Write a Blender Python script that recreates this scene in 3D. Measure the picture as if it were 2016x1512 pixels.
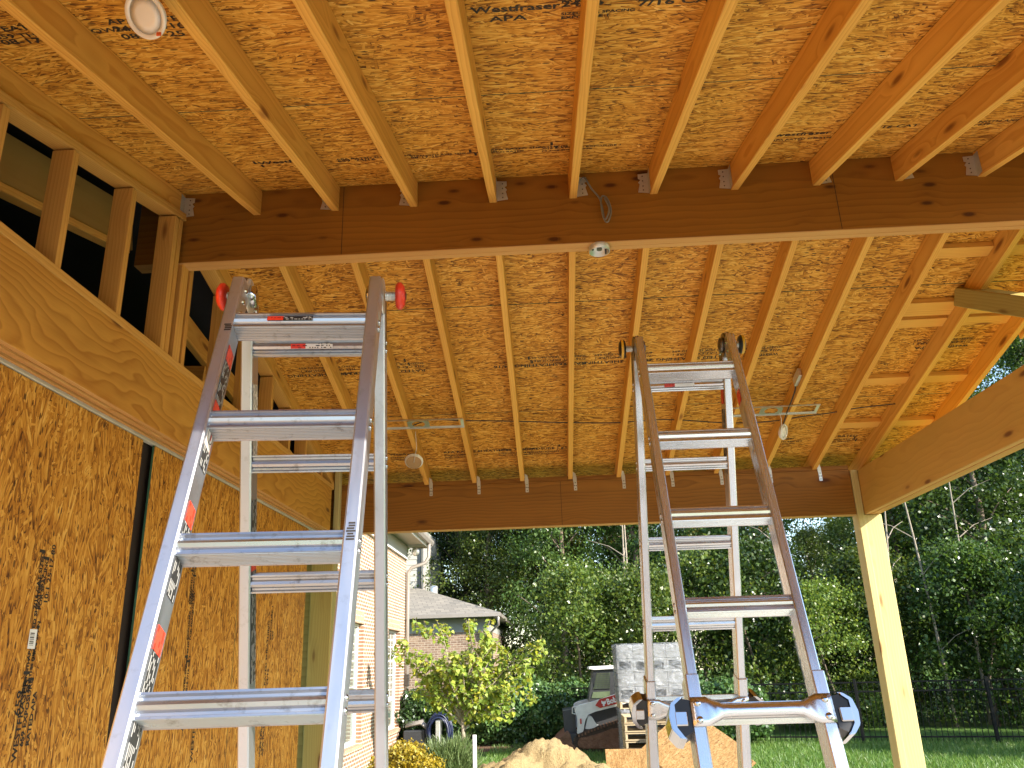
import bpy, bmesh, math, random
import numpy as np
from mathutils import Vector, Matrix, noise
random.seed(7)
sc = bpy.context.scene
for o in list(bpy.data.objects): bpy.data.objects.remove(o)
COL = sc.collection
# ---------------------------------------------------------------- camera
CZ = 1.8                                   # eye height above the lawn
F, PITCH, ROLL, YAW = 1597.95, .3311, -.0308, -.0410
_f = Vector((math.sin(YAW)*math.cos(PITCH), math.cos(YAW)*math.cos(PITCH), math.sin(PITCH)))
_r0 = Vector((math.cos(YAW), -math.sin(YAW), 0)); _u0 = _r0.cross(_f)
RT = math.cos(ROLL)*_r0+math.sin(ROLL)*_u0; UP = -math.sin(ROLL)*_r0+math.cos(ROLL)*_u0
CAM = Vector((0, 0, CZ))
cd = bpy.data.cameras.new('camera'); cam = bpy.data.objects.new('camera', cd); COL.objects.link(cam)
cd.sensor_width = 36; cd.lens = F/2016*36; cd.clip_end = 500; cd.clip_start = .05
cam.matrix_world = Matrix(((RT.x, UP.x, -_f.x, 0), (RT.y, UP.y, -_f.y, 0), (RT.z, UP.z, -_f.z, CZ), (0, 0, 0, 1)))
sc.camera = cam
# ---------------------------------------------------------------- light
SUN = Vector((1, -.60, .64)).normalized()   # direction towards the sun
w = bpy.data.worlds.new('World'); sc.world = w; w.use_nodes = True
nt = w.node_tree; bg = nt.nodes['Background']; sky = nt.nodes.new('ShaderNodeTexSky')
sky.sky_type = 'NISHITA'; sky.sun_disc = False
sky.sun_elevation = math.asin(SUN.z); sky.sun_rotation = math.atan2(SUN.x, SUN.y)
sky.air_density = 1.1; sky.dust_density = .5; sky.ozone_density = 1.6
nt.links.new(sky.outputs[0], bg.inputs[0]); bg.inputs[1].default_value = .15
sl = bpy.data.lights.new('sun', 'SUN'); sl.energy = 4.6; sl.angle = math.radians(.5); sl.color = (1, .93, .82)
so = bpy.data.objects.new('sun', sl); COL.objects.link(so); so.rotation_euler = SUN.to_track_quat('Z', 'Y').to_euler(); so.location = SUN*60
sc.view_settings.view_transform = 'Standard'; sc.view_settings.look = 'None'
sc.view_settings.exposure = 1.5; sc.view_settings.gamma = 1; sc.view_settings.use_curve_mapping = False
sc.render.engine = 'CYCLES'
cy = sc.cycles; cy.max_bounces = 7; cy.diffuse_bounces = 4; cy.glossy_bounces = 3; cy.transmission_bounces = 3; cy.transparent_max_bounces = 12
cy.sample_clamp_indirect = 6; cy.caustics_reflective = False; cy.caustics_refractive = False

# ---------------------------------------------------------------- pixel helpers (photo pixel -> point on a known plane)
def ray(px, py): return RT*((px-1008)/F)-UP*((py-756)/F)+_f
def at_y(px, py, Y): v = ray(px, py); return CAM+v*(Y/v.y)
def at_x(px, py, X): v = ray(px, py); return CAM+v*(X/v.x)
def at_z(px, py, Z): v = ray(px, py); return CAM+v*((Z-CZ)/v.z)
def at_plane(px, py, P, n): v = ray(px, py); return CAM+v*((P-CAM).dot(n)/v.dot(n))

# ---------------------------------------------------------------- object helpers
def wm(o):
    m = o.matrix_basis.copy()
    if o.parent: m = wm(o.parent) @ o.matrix_parent_inverse @ m
    return m
def adopt(o, p):
    if p is not None:
        o.parent = p; o.matrix_parent_inverse = wm(p).inverted()
def tag(o, label=None, cat=None, group=None, kind=None):
    if label: o['label'] = label
    if cat: o['category'] = cat
    if group: o['group'] = group
    if kind: o['kind'] = kind
    return o
def empty(name, loc, label, cat, group=None):
    o = bpy.data.objects.new(name, None); COL.objects.link(o); o.location = loc; o.empty_display_size = .1
    return tag(o, label, cat, group)
def link(name, me, mat=None, parent=None, M=None):
    if mat is not None and not me.materials:
        for m in (mat if isinstance(mat, (list, tuple)) else [mat]): me.materials.append(m)
    o = bpy.data.objects.new(name, me); COL.objects.link(o)
    if M is not None: o.matrix_basis = M
    adopt(o, parent); return o
def done(name, bm, mat, parent=None, M=None, smooth=False):
    bmesh.ops.recalc_face_normals(bm, faces=bm.faces)
    if smooth:
        for f in bm.faces: f.smooth = True
    me = bpy.data.meshes.new(name); bm.to_mesh(me); bm.free()
    return link(name, me, mat, parent, M)
def copy_tree(o, parent=None):
    c = o.copy(); COL.objects.link(c)
    if parent is not None: c.parent = parent
    for ch in [x for x in bpy.data.objects if x.parent == o]: copy_tree(ch, c)
    return c
def bx(bm, x0, x1, y0, y1, z0, z1, bev=0, M=None):
    v = [bm.verts.new((x, y, z)) for x in (x0, x1) for y in (y0, y1) for z in (z0, z1)]
    if M is not None:
        for q in v: q.co = M @ q.co
    fs = [bm.faces.new([v[i] for i in q]) for q in ((0, 1, 3, 2), (4, 6, 7, 5), (0, 4, 5, 1), (2, 3, 7, 6), (0, 2, 6, 4), (1, 5, 7, 3))]
    if bev: bmesh.ops.bevel(bm, geom=list({e for f in fs for e in f.edges}), offset=bev, segments=1, affect='EDGES')
    return fs
def tube(bm, pts, r, n=8, cap=True):
    pts = [Vector(p) for p in pts]; rs = r if isinstance(r, (list, tuple)) else [r]*len(pts)
    rings = []; a = None
    for i, p in enumerate(pts):
        t = (pts[min(i+1, len(pts)-1)]-pts[max(i-1, 0)]).normalized()
        if a is None: a = t.orthogonal().normalized()
        a = (a-t*a.dot(t)).normalized(); b = t.cross(a)
        rings.append([bm.verts.new(p+(a*math.cos(k*2*math.pi/n)+b*math.sin(k*2*math.pi/n))*rs[i]) for k in range(n)])
    for i in range(len(rings)-1):
        for k in range(n):
            bm.faces.new((rings[i][k], rings[i][(k+1) % n], rings[i+1][(k+1) % n], rings[i+1][k]))
    if cap: bm.faces.new(rings[0][::-1]); bm.faces.new(rings[-1])
def lathe(bm, prof, n=24, M=None, cap=True):        # profile (r, z) about local z
    rings = []
    for r, z in prof:
        rings.append([bm.verts.new((r*math.cos(k*2*math.pi/n), r*math.sin(k*2*math.pi/n), z)) for k in range(n)])
    for i in range(len(rings)-1):
        for k in range(n): bm.faces.new((rings[i][k], rings[i][(k+1) % n], rings[i+1][(k+1) % n], rings[i+1][k]))
    if cap: bm.faces.new(rings[0][::-1]); bm.faces.new(rings[-1])
    if M is not None:
        for R in rings:
            for q in R: q.co = M @ q.co
def prism(bm, pts, a, b):                            # polygon of Vectors extruded by vector offsets a..b
    va = [bm.verts.new(Vector(p)+a) for p in pts]; vb = [bm.verts.new(Vector(p)+b) for p in pts]; n = len(pts)
    bm.faces.new(va[::-1]); bm.faces.new(vb)
    for i in range(n): bm.faces.new((va[i], va[(i+1) % n], vb[(i+1) % n], vb[i]))
def frame(o, x, up):                                 # matrix with local x along x, local z near up
    x = Vector(x).normalized(); up = Vector(up); y = up.cross(x).normalized(); z = x.cross(y)
    return Matrix(((x.x, y.x, z.x, o[0]), (x.y, y.y, z.y, o[1]), (x.z, y.z, z.z, o[2]), (0, 0, 0, 1)))
_bc = {}
def board(name, p0, p1, wid, dep, up, mat, parent=None, bev=.0025, ya=.5, za=1.):
    """timber from p0 to p1; wid across, dep along up; za=1: the line p0-p1 runs on its top"""
    p0 = Vector(p0); p1 = Vector(p1); L = (p1-p0).length
    key = (round(L, 3), wid, dep, bev, ya, za, str(mat))
    if key not in _bc:
        bm = bmesh.new(); bx(bm, 0, L, -wid*ya, wid*(1-ya), -dep*za, dep*(1-za), bev)
        bmesh.ops.recalc_face_normals(bm, faces=bm.faces)
        me = bpy.data.meshes.new(name); bm.to_mesh(me); bm.free(); _bc[key] = me
    return link(name, _bc[key], mat, parent, frame(p0, p1-p0, up))
def text(name, s, mat, parent, o, x, up, size, depth=0, sx=1., bold=0.):
    cu = bpy.data.curves.new(name, 'FONT'); cu.body = s; cu.size = size; cu.align_x = 'LEFT'; cu.offset = bold; cu.extrude = depth; cu.resolution_u = 2
    to = bpy.data.objects.new(name, cu); COL.objects.link(to)
    dg = bpy.context.evaluated_depsgraph_get(); me = bpy.data.meshes.new_from_object(to.evaluated_get(dg))
    bpy.data.objects.remove(to); bpy.data.curves.remove(cu)
    x = Vector(x).normalized(); y = Vector(up); y = (y-x*y.dot(x)).normalized(); z = x.cross(y)
    M = Matrix(((x.x*sx, y.x, z.x, o[0]), (x.y*sx, y.y, z.y, o[1]), (x.z*sx, y.z, z.z, o[2]), (0, 0, 0, 1)))
    me.transform(Matrix.Diagonal((sx, 1, 1, 1)))
    M = Matrix(((x.x, y.x, z.x, o[0]), (x.y, y.y, z.y, o[1]), (x.z, y.z, z.z, o[2]), (0, 0, 0, 1)))
    me.materials.clear(); return link(name, me, mat, parent, M)

# ---------------------------------------------------------------- materials
class NT:
    def __init__(s, name):
        s.m = bpy.data.materials.new(name); s.m.use_nodes = True; s.t = s.m.node_tree; s.t.nodes.clear()
        s.out = s.t.nodes.new('ShaderNodeOutputMaterial')
    def n(s, ty, ins=None, **pr):
        q = s.t.nodes.new('ShaderNode'+ty)
        for k, v in pr.items(): setattr(q, k, v)
        for k, v in (ins or {}).items():
            if isinstance(v, bpy.types.NodeSocket): s.t.links.new(v, q.inputs[k])
            else: q.inputs[k].default_value = v
        return q
    def math(s, op, a, b=0., c=0., clamp=False): return s.n('Math', {0: a, 1: b, 2: c}, operation=op, use_clamp=clamp).outputs[0]
    def vm(s, op, a, b=(0, 0, 0)): return s.n('VectorMath', {0: a, 1: b}, operation=op).outputs[0]
    def mix(s, f, a, b, bt='MIX'):
        q = s.n('Mix', {0: f, 6: a, 7: b}, data_type='RGBA', blend_type=bt); return q.outputs[2]
    def ramp(s, f, st, ip='LINEAR'):
        q = s.n('ValToRGB', {0: f}); r = q.color_ramp; r.interpolation = ip
        while len(r.elements) < len(st): r.elements.new(.5)
        for e, (p, c) in zip(r.elements, st): e.position = p; e.color = (*c, 1)
        return q.outputs[0]
    def noise(s, v, sc, det=2., rough=.5, dim='3D', dist=0.): return s.n('TexNoise', {'Vector': v, 'Scale': sc, 'Detail': det, 'Roughness': rough, 'Distortion': dist}, noise_dimensions=dim)
    def obj(s, rnd=True):
        c = s.n('TexCoord').outputs['Object']
        if rnd: c = s.vm('ADD', c, s.vm('MULTIPLY', s.n('CombineXYZ', {0: s.n('ObjectInfo').outputs['Random'], 1: s.n('ObjectInfo').outputs['Random'], 2: s.n('ObjectInfo').outputs['Random']}).outputs[0], (37., 23., 11.)))
        return c
    def bsdf(s, col, rough=.6, metal=0., bump=None, bs=.3, bd=.01, spec=.5, **kw):
        ins = {'Base Color': col if isinstance(col, bpy.types.NodeSocket) else (*col, 1), 'Roughness': rough, 'Metallic': metal, 'Specular IOR Level': spec}
        ins.update({k.replace('_', ' '): v for k, v in kw.items()})
        b = s.n('BsdfPrincipled', ins)
        if bump is not None: s.t.links.new(s.n('Bump', {'Height': bump, 'Strength': bs, 'Distance': bd}).outputs[0], b.inputs['Normal'])
        s.t.links.new(b.outputs[0], s.out.inputs[0]); return s.m
def plain(name, col, rough=.6, metal=0., var=.12, sc=9., spec=.5, bs=.15, bd=.004):
    t = NT(name); c = t.obj(); nz = t.noise(c, sc, 5, .6).outputs[0]
    k = t.n('MapRange', {0: nz, 1: .3, 2: .7, 3: 1-var, 4: 1+var}).outputs[0]
    col = t.mix(1., (*col, 1), t.n('CombineColor', {0: k, 1: k, 2: k}).outputs[0], 'MULTIPLY')
    return t.bsdf(col, rough, metal, nz, bs, bd, spec)
def osb_mat(name, stops, gain=1., ks=1.):
    t = NT(name); c = t.obj()
    h = None; col = None
    for i, (pa, spread, sx, sy, wt) in enumerate(((4.4, .32, 13.5*ks, 118., 1.), (5.6, .65, 16.5*ks, 104., .97), (7., 1.5, 21.*ks, 90., .89), (3.4, .22, 8.5*ks, 82., .95))):
        v0 = t.vm('ADD', c, (i*7.3, i*3.1, 0))
        pc = t.n('SeparateColor', {0: t.n('TexVoronoi', {'Vector': t.vm('MULTIPLY', v0, (pa, pa*2.2, 0)), 'Scale': 1.}, voronoi_dimensions='2D').outputs['Color']})
        ang = t.math('MULTIPLY', t.math('SUBTRACT', pc.outputs[2], .5), spread*2)
        v = t.n('VectorRotate', {'Vector': v0, 'Angle': ang}, rotation_type='Z_AXIS').outputs[0]
        v = t.vm('MULTIPLY', v, (sx, sy, 0))
        vo = t.n('TexVoronoi', {'Vector': v, 'Scale': 1., 'Randomness': 1.}, voronoi_dimensions='2D', distance='CHEBYCHEV')
        sp = t.n('SeparateColor', {0: vo.outputs['Color']})
        hh = t.math('MULTIPLY', sp.outputs[0], wt)
        g = t.math('ADD', t.math('MULTIPLY', sp.outputs[1], .62), .20)
        g = t.math('SUBTRACT', g, t.math('MULTIPLY', t.math('SUBTRACT', vo.outputs['Distance'], .36, clamp=True), .95))  # strand rims darkened: a thin shadow painted into the colour
        if h is None: h, col = hh, g
        else:
            k = t.math('GREATER_THAN', hh, h); h = t.math('MAXIMUM', h, hh)
            col = t.math('ADD', t.math('MULTIPLY', col, t.math('SUBTRACT', 1., k)), t.math('MULTIPLY', g, k))
    gr = t.noise(t.vm('MULTIPLY', c, (14., 260., 1)), 1., 2, .6, '2D').outputs[0]
    col = t.math('ADD', col, t.math('MULTIPLY', t.math('SUBTRACT', gr, .5), .45))
    v = t.vm('MULTIPLY', t.vm('ADD', c, (3.7, 9.1, 0)), (22., 70., 0))
    vo = t.n('TexVoronoi', {'Vector': v, 'Scale': 1.}, voronoi_dimensions='2D')
    fl = t.math('MULTIPLY', t.math('GREATER_THAN', t.n('SeparateColor', {0: vo.outputs['Color']}).outputs[0], .95), t.math('LESS_THAN', vo.outputs['Distance'], .30))
    big = t.noise(t.vm('MULTIPLY', c, (1., 1.6, 0)), 2.2, 1, .5, '2D').outputs[0]
    rgb = t.ramp(t.math('ADD', col, t.math('MULTIPLY', t.math('SUBTRACT', big, .5), .22)), stops)
    rgb = t.mix(t.math('MULTIPLY', fl, .85), rgb, (.05, .014, .006, 1))
    rgb = t.mix(1., rgb, (gain, gain, gain, 1), 'MULTIPLY')
    return t.bsdf(rgb, .6, 0, gr, .25, .002, .35)
OS = [(.04, (.11, .032, .003)), (.28, (.46, .185, .016)), (.50, (.64, .296, .034)), (.76, (.77, .425, .074)), (1., (.90, .62, .19))]
OSW = [(.04, (.11, .032, .003)), (.28, (.40, .155, .014)), (.50, (.55, .245, .029)), (.76, (.68, .355, .062)), (1., (.84, .55, .16))]
M_OSB = osb_mat('osb_roof', OS); M_OSBW = osb_mat('osb_wall', OSW, 1., .72)
M_OSBL = osb_mat('osb_clean', [(.1, (.15, .065, .016)), (.4, (.27, .15, .045)), (.7, (.35, .21, .08)), (1., (.43, .30, .14))])
M_EDGE = plain('osb_green_edge', (.03, .10, .06), .7)
M_INK = plain('ink', (.022, .016, .012), .6, 0, .3, 60)
def timber(name, lo, hi, knot=.45, ring=90., cath=.02, kcol=(.16, .05, .012), rough=.62, pith=(.11, -.07), contrast=.5, green=None, kn=(2.6, 10., 10.)):
    t = NT(name); c = t.obj(False); rnd = t.n('ObjectInfo').outputs['Random']
    off = t.n('CombineXYZ', {0: t.math('MULTIPLY', rnd, 41.), 1: t.math('MULTIPLY', rnd, 17.), 2: t.math('MULTIPLY', rnd, 29.)}).outputs[0]
    cs = t.vm('ADD', c, off)
    wob = t.noise(t.vm('MULTIPLY', cs, (1.1, 3., 3.)), 1., 3, .5).outputs[0]
    p = t.n('CombineXYZ', {0: 0., 1: t.math('ADD', pith[0], t.math('MULTIPLY', t.math('SUBTRACT', rnd, .5), .12)), 2: pith[1]}).outputs[0]
    q = t.vm('MULTIPLY', t.vm('SUBTRACT', c, p), (0, 1, 1))
    r = t.n('VectorMath', {0: q}, operation='LENGTH').outputs['Value']
    # knots
    v = t.n('TexVoronoi', {'Vector': t.vm('MULTIPLY', cs, kn), 'Scale': 1., 'Randomness': 1.})
    pick = t.math('GREATER_THAN', t.n('SeparateColor', {0: v.outputs['Color']}).outputs[0], 1-knot)
    kd = t.math('ADD', v.outputs['Distance'], t.math('SUBTRACT', 1., pick))
    near = t.n('MapRange', {0: kd, 1: .05, 2: .42, 3: 1., 4: 0.}).outputs[0]
    r = t.math('ADD', r, t.math('MULTIPLY', t.math('SUBTRACT', wob, .5), cath*2)); r = t.math('ADD', r, t.math('MULTIPLY', near, .02))
    s = t.math('FRACT', t.math('MULTIPLY', r, ring))
    band = t.ramp(s, [(0, (0, 0, 0)), (.62, (.5, .5, .5)), (.88, (1, 1, 1)), (1., (0, 0, 0))])
    fine = t.noise(t.vm('MULTIPLY', cs, (2., 130., 130.)), 1., 2, .6).outputs[0]
    blot = t.noise(t.vm('MULTIPLY', cs, (1.4, 5., 5.)), 1., 3).outputs[0]
    f = t.math('ADD', t.math('MULTIPLY', band, contrast), t.math('ADD', t.math('MULTIPLY', fine, .35), t.math('MULTIPLY', t.math('SUBTRACT', blot, .3), .75)))
    f = t.math('ADD', f, t.math('MULTIPLY', t.math('SUBTRACT', rnd, .5), .25))
    col = t.mix(t.math('MULTIPLY', f, .8, clamp=True), (*hi, 1), (*lo, 1))
    if green: col = t.mix(t.math('MULTIPLY', blot, .6), col, (*green, 1))
    ks = t.n('MapRange', {0: kd, 1: .09, 2: .19, 3: .92, 4: 0.}).outputs[0]
    col = t.mix(ks, col, (*kcol, 1)); col = t.mix(t.math('MULTIPLY', near, .25), col, (lo[0]*.8, lo[1]*.65, lo[2]*.6, 1))
    # nicks and dirt
    d = t.noise(t.vm('MULTIPLY', cs, (8., 30., 30.)), 1., 4, .7).outputs[0]
    col = t.mix(t.n('MapRange', {0: d, 1: .68, 2: .8, 3: 0., 4: .5}).outputs[0], col, (lo[0]*.45, lo[1]*.4, lo[2]*.35, 1))
    return t.bsdf(col, rough, 0, fine, .12, .002, .35)
M_PINE = timber('pine_framing', (.55, .225, .028), (.88, .510, .115))
M_PINE2 = timber('pine_stud', (.46, .195, .032), (.72, .40, .100), knot=.5)
M_RIDGE = timber('lvl_dark', (.165, .058, .005), (.350, .148, .015), knot=.8, ring=34., cath=.06, kcol=(.045, .010, .003), contrast=.45, kn=(4.6, 12., 12.))
M_HEAD = timber('lvl_header', (.14, .052, .007), (.33, .142, .021), knot=.25, ring=45., cath=.07, kcol=(.07, .02, .006), contrast=.6, kn=(3., 8., 8.))
M_LBEAM = timber('plywood_faced_beam', (.38, .140, .015), (.72, .370, .066), knot=.35, ring=38., cath=.16, kcol=(.10, .03, .008), contrast=.62, pith=(.3, -.4), kn=(3., 9., 9.))
M_RBEAM = timber('weathered_beam', (.42, .19, .035), (.70, .39, .095), knot=.4, ring=30., cath=.10, kcol=(.12, .035, .012), contrast=.3, green=(.56, .37, .085), kn=(3., 10., 10.))
M_LAM = timber('beam_laminations', (.48, .22, .06), (.72, .44, .16), knot=0., ring=150., contrast=.9)
M_PT = timber('treated_pine', (.40, .29, .095), (.62, .52, .25), knot=.35, ring=55., cath=.03, kcol=(.20, .10, .03), contrast=.55, green=(.50, .46, .20))
M_PTD = timber('treated_pine_brace_and_shade', (.28, .19, .045), (.46, .35, .105), knot=.5, ring=60., cath=.035, kcol=(.12, .05, .015), contrast=.7, green=(.38, .33, .10))
def metal(name, col, rough, var=.25, dirt=0., ax=(4., 40., 40.), met=1.):
    t = NT(name); c = t.obj(); nz = t.noise(t.vm('MULTIPLY', c, ax), 1., 3, .6).outputs[0]
    sp = t.noise(c, 30., 4, .7).outputs[0]
    col = t.mix(t.n('MapRange', {0: sp, 1: .56, 2: .76, 3: 0., 4: dirt}).outputs[0], (*col, 1), (col[0]*.35, col[1]*.29, col[2]*.22, 1))
    rr = t.n('MapRange', {0: nz, 1: .3, 2: .7, 3: rough*(1-var), 4: rough*(1+var)}).outputs[0]
    return t.bsdf(col, rr, met)
M_ALU = metal('aluminium', (.48, .51, .57), .36, .2, .3, (40., 40., 3.), .9); M_ALU2 = metal('aluminium_rungs', (.46, .47, .49), .34, .25, .75)
M_ALUN = metal('aluminium_new', (.60, .62, .67), .27, .2, .1, (40., 40., 3.), .92); M_ALUN2 = metal('aluminium_new_rungs', (.62, .63, .65), .26, .25, .15)
M_GALV = metal('galvanised', (.66, .67, .65), .42, .3, .25, (9., 9., 9.), .75); M_CHROME = metal('chrome', (.50, .51, .53), .09, .3, .15)
M_STEELD = metal('dark_steel', (.16, .15, .14), .35, .3, .3)
M_BLACK = plain('black_plastic', (.012, .012, .013), .38, 0, .2); M_RUB = plain('black_rubber', (.02, .02, .02), .75)
M_RED = plain('red_plastic', (.62, .035, .015), .38, 0, .1); M_YEL = plain('yellow_plastic', (.65, .36, .02), .4)
M_CABLE = plain('cable_sheath', (.045, .035, .028), .5); M_GREYC = plain('grey_cable', (.20, .19, .16), .5)
M_WHITE = plain('white_paint', (.80, .79, .76), .35, 0, .04); M_WHITE2 = plain('white_trim', (.74, .74, .72), .45, 0, .05)
M_DIFF = plain('lamp_diffuser', (.86, .85, .82), .25, 0, .03)
M_WARMLIT = plain('warm_lit_back', (.36, .22, .10), .6); M_ORANGE = plain('orange_tab', (.75, .12, .02), .5)
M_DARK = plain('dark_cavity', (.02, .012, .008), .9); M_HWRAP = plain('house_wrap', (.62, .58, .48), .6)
def label_mat(name, base, ink, sx, sy, thr):
    t = NT(name); c = t.n('TexCoord').outputs['Object']
    row = t.math('LESS_THAN', t.math('FRACT', t.math('MULTIPLY', t.n('SeparateXYZ', {0: c}).outputs[2], sy)), .55)
    q = t.vm('MULTIPLY', c, (sx, 0, sy)); q = t.vm('FLOOR', q)
    wn = t.n('TexWhiteNoise', {'Vector': q}).outputs[0]
    k = t.math('MULTIPLY', row, t.math('GREATER_THAN', wn, thr))
    return t.bsdf(t.mix(k, (*base, 1), (*ink, 1)), .4)
M_LRED = label_mat('label_red', (.70, .045, .02), (.25, .01, .01), 260, 160, .62)
M_LBLK = label_mat('label_black', (.015, .015, .016), (.42, .42, .42), 300, 210, .55)
M_LWHT = label_mat('label_white', (.72, .70, .66), (.05, .05, .06), 300, 190, .62)

# ---------------------------------------------------------------- foliage helpers
def leaf_mat(name, cols, trans=.35, rough=.45, spec=.5):
    t = NT(name); g = t.n('NewGeometry')
    n = len(cols); base = t.ramp(g.outputs['Random Per Island'], [(i/(n-1) if n > 1 else 0, c) for i, c in enumerate(cols)])
    rnd = t.n('ObjectInfo').outputs['Random']
    k = t.n('MapRange', {0: rnd, 1: 0., 2: 1., 3: .55, 4: 1.35}).outputs[0]
    base = t.mix(1., base, t.n('CombineColor', {0: k, 1: k, 2: k}).outputs[0], 'MULTIPLY')
    b = t.n('BsdfPrincipled', {'Base Color': base, 'Roughness': rough, 'Specular IOR Level': spec})
    tr = t.n('BsdfTranslucent', {0: t.mix(1., base, (1.25, 1.2, .6, 1), 'MULTIPLY')})
    mx = t.n('MixShader', {0: trans, 1: b.outputs[0], 2: tr.outputs[0]})
    t.t.links.new(mx.outputs[0], t.out.inputs[0]); return t.m
def leaf_mesh(name, P, D, N, size, shape='rhomb', rng=None):
    """P centres, D long axis, N normal (numpy n x 3) -> one mesh of small leaf faces"""
    n = len(P); D = D/np.linalg.norm(D, axis=1)[:, None]; N = N-D*np.sum(N*D, 1)[:, None]; N = N/np.linalg.norm(N, axis=1)[:, None]
    B = np.cross(N, D); s = size[:, None]
    if shape == 'rhomb': co = [(-.5, 0), (-.05, -.32), (.5, 0), (-.05, .32)]
    elif shape == 'heart': co = [(-.42, 0), (-.5, -.2), (-.32, -.46), (.02, -.42), (.3, -.2), (.55, 0), (.3, .2), (.02, .42), (-.32, .46), (-.5, .2)]
    else: co = [(-.5, -.06), (.5, -.02), (.5, .02), (-.5, .06)]
    m = len(co)
    V = np.stack([P+D*s*a+B*s*b-N*s*(abs(b)*-.35) for a, b in co], 1).reshape(-1, 3)
    me = bpy.data.meshes.new(name); me.vertices.add(n*m); me.vertices.foreach_set('co', V.astype(np.float32).ravel())
    me.loops.add(n*m); me.loops.foreach_set('vertex_index', np.arange(n*m, dtype=np.int32))
    me.polygons.add(n); me.polygons.foreach_set('loop_start', np.arange(0, n*m, m, dtype=np.int32)); me.polygons.foreach_set('loop_total', np.full(n, m, np.int32))
    me.update(); return me
def cloud(rng, clumps, per, spread, size, up=.3):
    P = []; 
    for c, s in clumps: P.append(np.array(c)+rng.normal(size=(int(per*s), 3))*np.array(spread)*s)
    P = np.concatenate(P); n = len(P)
    D = rng.normal(size=(n, 3)); D[:, 2] -= .35; N = rng.normal(size=(n, 3)); N[:, 2] += up
    return P, D, N, size*(.6+.8*rng.random(n))

# ================================================================ SETTING
def ground_mat():
    t = NT('lawn'); c = t.n('TexCoord').outputs['Object']
    a = t.noise(c, .35, 4).outputs[0]; b = t.noise(c, 14., 4, .7).outputs[0]; f = t.noise(t.vm('MULTIPLY', c, (60, 25, 1)), 1., 3, .7).outputs[0]
    col = t.ramp(t.math('ADD', t.math('MULTIPLY', b, .5), t.math('MULTIPLY', f, .5)), [(.3, (.035, .085, .012)), (.5, (.075, .17, .025)), (.7, (.16, .27, .06))])
    col = t.mix(t.math('MULTIPLY', a, .25), col, (.22, .25, .07, 1))
    # mulch bed by the hedge and bare soil round the sand
    sp = t.n('SeparateXYZ', {0: c}); 
    return t.bsdf(col, .9, 0, t.math('ADD', b, f), .9, .05, .2)
bm = bmesh.new()
for i in range(41):
    for j in range(41):
        bm.verts.new((-120+i*6, -110+j*6, 0))
bm.verts.ensure_lookup_table()
for i in range(40):
    for j in range(40):
        bm.faces.new([bm.verts[k] for k in (i*41+j, (i+1)*41+j, (i+1)*41+j+1, i*41+j+1)])
tag(done('lawn_ground', bm, ground_mat()), kind='structure')
# porch slab
YH, YR, XL, XR = 6.7485, 3.6003, -1.7957, 2.5698
Z = lambda z: z+CZ
ZRT, ZRB, ZHT, ZHB = Z(2.3606), Z(1.9658), Z(1.4388), Z(1.0689)
FLOOR = .2
bm = bmesh.new(); bx(bm, -2.0, 3.0, -3.2, YH+.35, -.3, FLOOR, .01)
M_CONC = plain('concrete', (.50, .46, .40), .85, 0, .12, 3.)
tag(done('porch_slab', bm, M_CONC), kind='structure')
bm = bmesh.new(); bx(bm, -2.0, 9.0, -12, -3.25, -.3, .05, .01)
tag(done('patio', bm, M_CONC), kind='structure')

# ================================================================ PORCH FRAME
S = .4064; X0 = -1.8409; RD = .141; MN = .245; MF = .2503; WR = .0889; RW = .038
porch = empty('porch_frame', (.4, 3.6, FLOOR), 'unfinished wooden gable porch roof with exposed rafters and OSB sheathing overhead', 'porch')
nN = Vector((0, -MN, 1)).normalized(); nF = Vector((0, MF, 1)).normalized()
def zn(y): return ZRT-MN*(YR-y)              # underside of the near sheathing
def zf(y): return ZRT-MF*(y-(YR+WR))         # underside of the far sheathing
YN = .80                                     # near eave
rmarks = {}
skew = {0: .0, 1: .0, 2: .03, 3: -.012, 8: .015}
for i in range(0, 13):
    x = X0+S*i
    yt = YR-.0015
    p0 = Vector((x, yt, zn(yt)-.001)); p1 = Vector((x+skew.get(i, 0)*2, YN, zn(YN)-.001))
    o = board('rafter', p0, p1, RW, .137, nN, M_PINE, porch)
    q0 = Vector((x, YR+WR+.0015, zf(YR+WR)-.001)); q1 = Vector((x, YH+.34, zf(YH+.34)-.001))
    board('rafter', q0, q1, RW, .1365, nF, M_PINE, porch)
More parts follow.
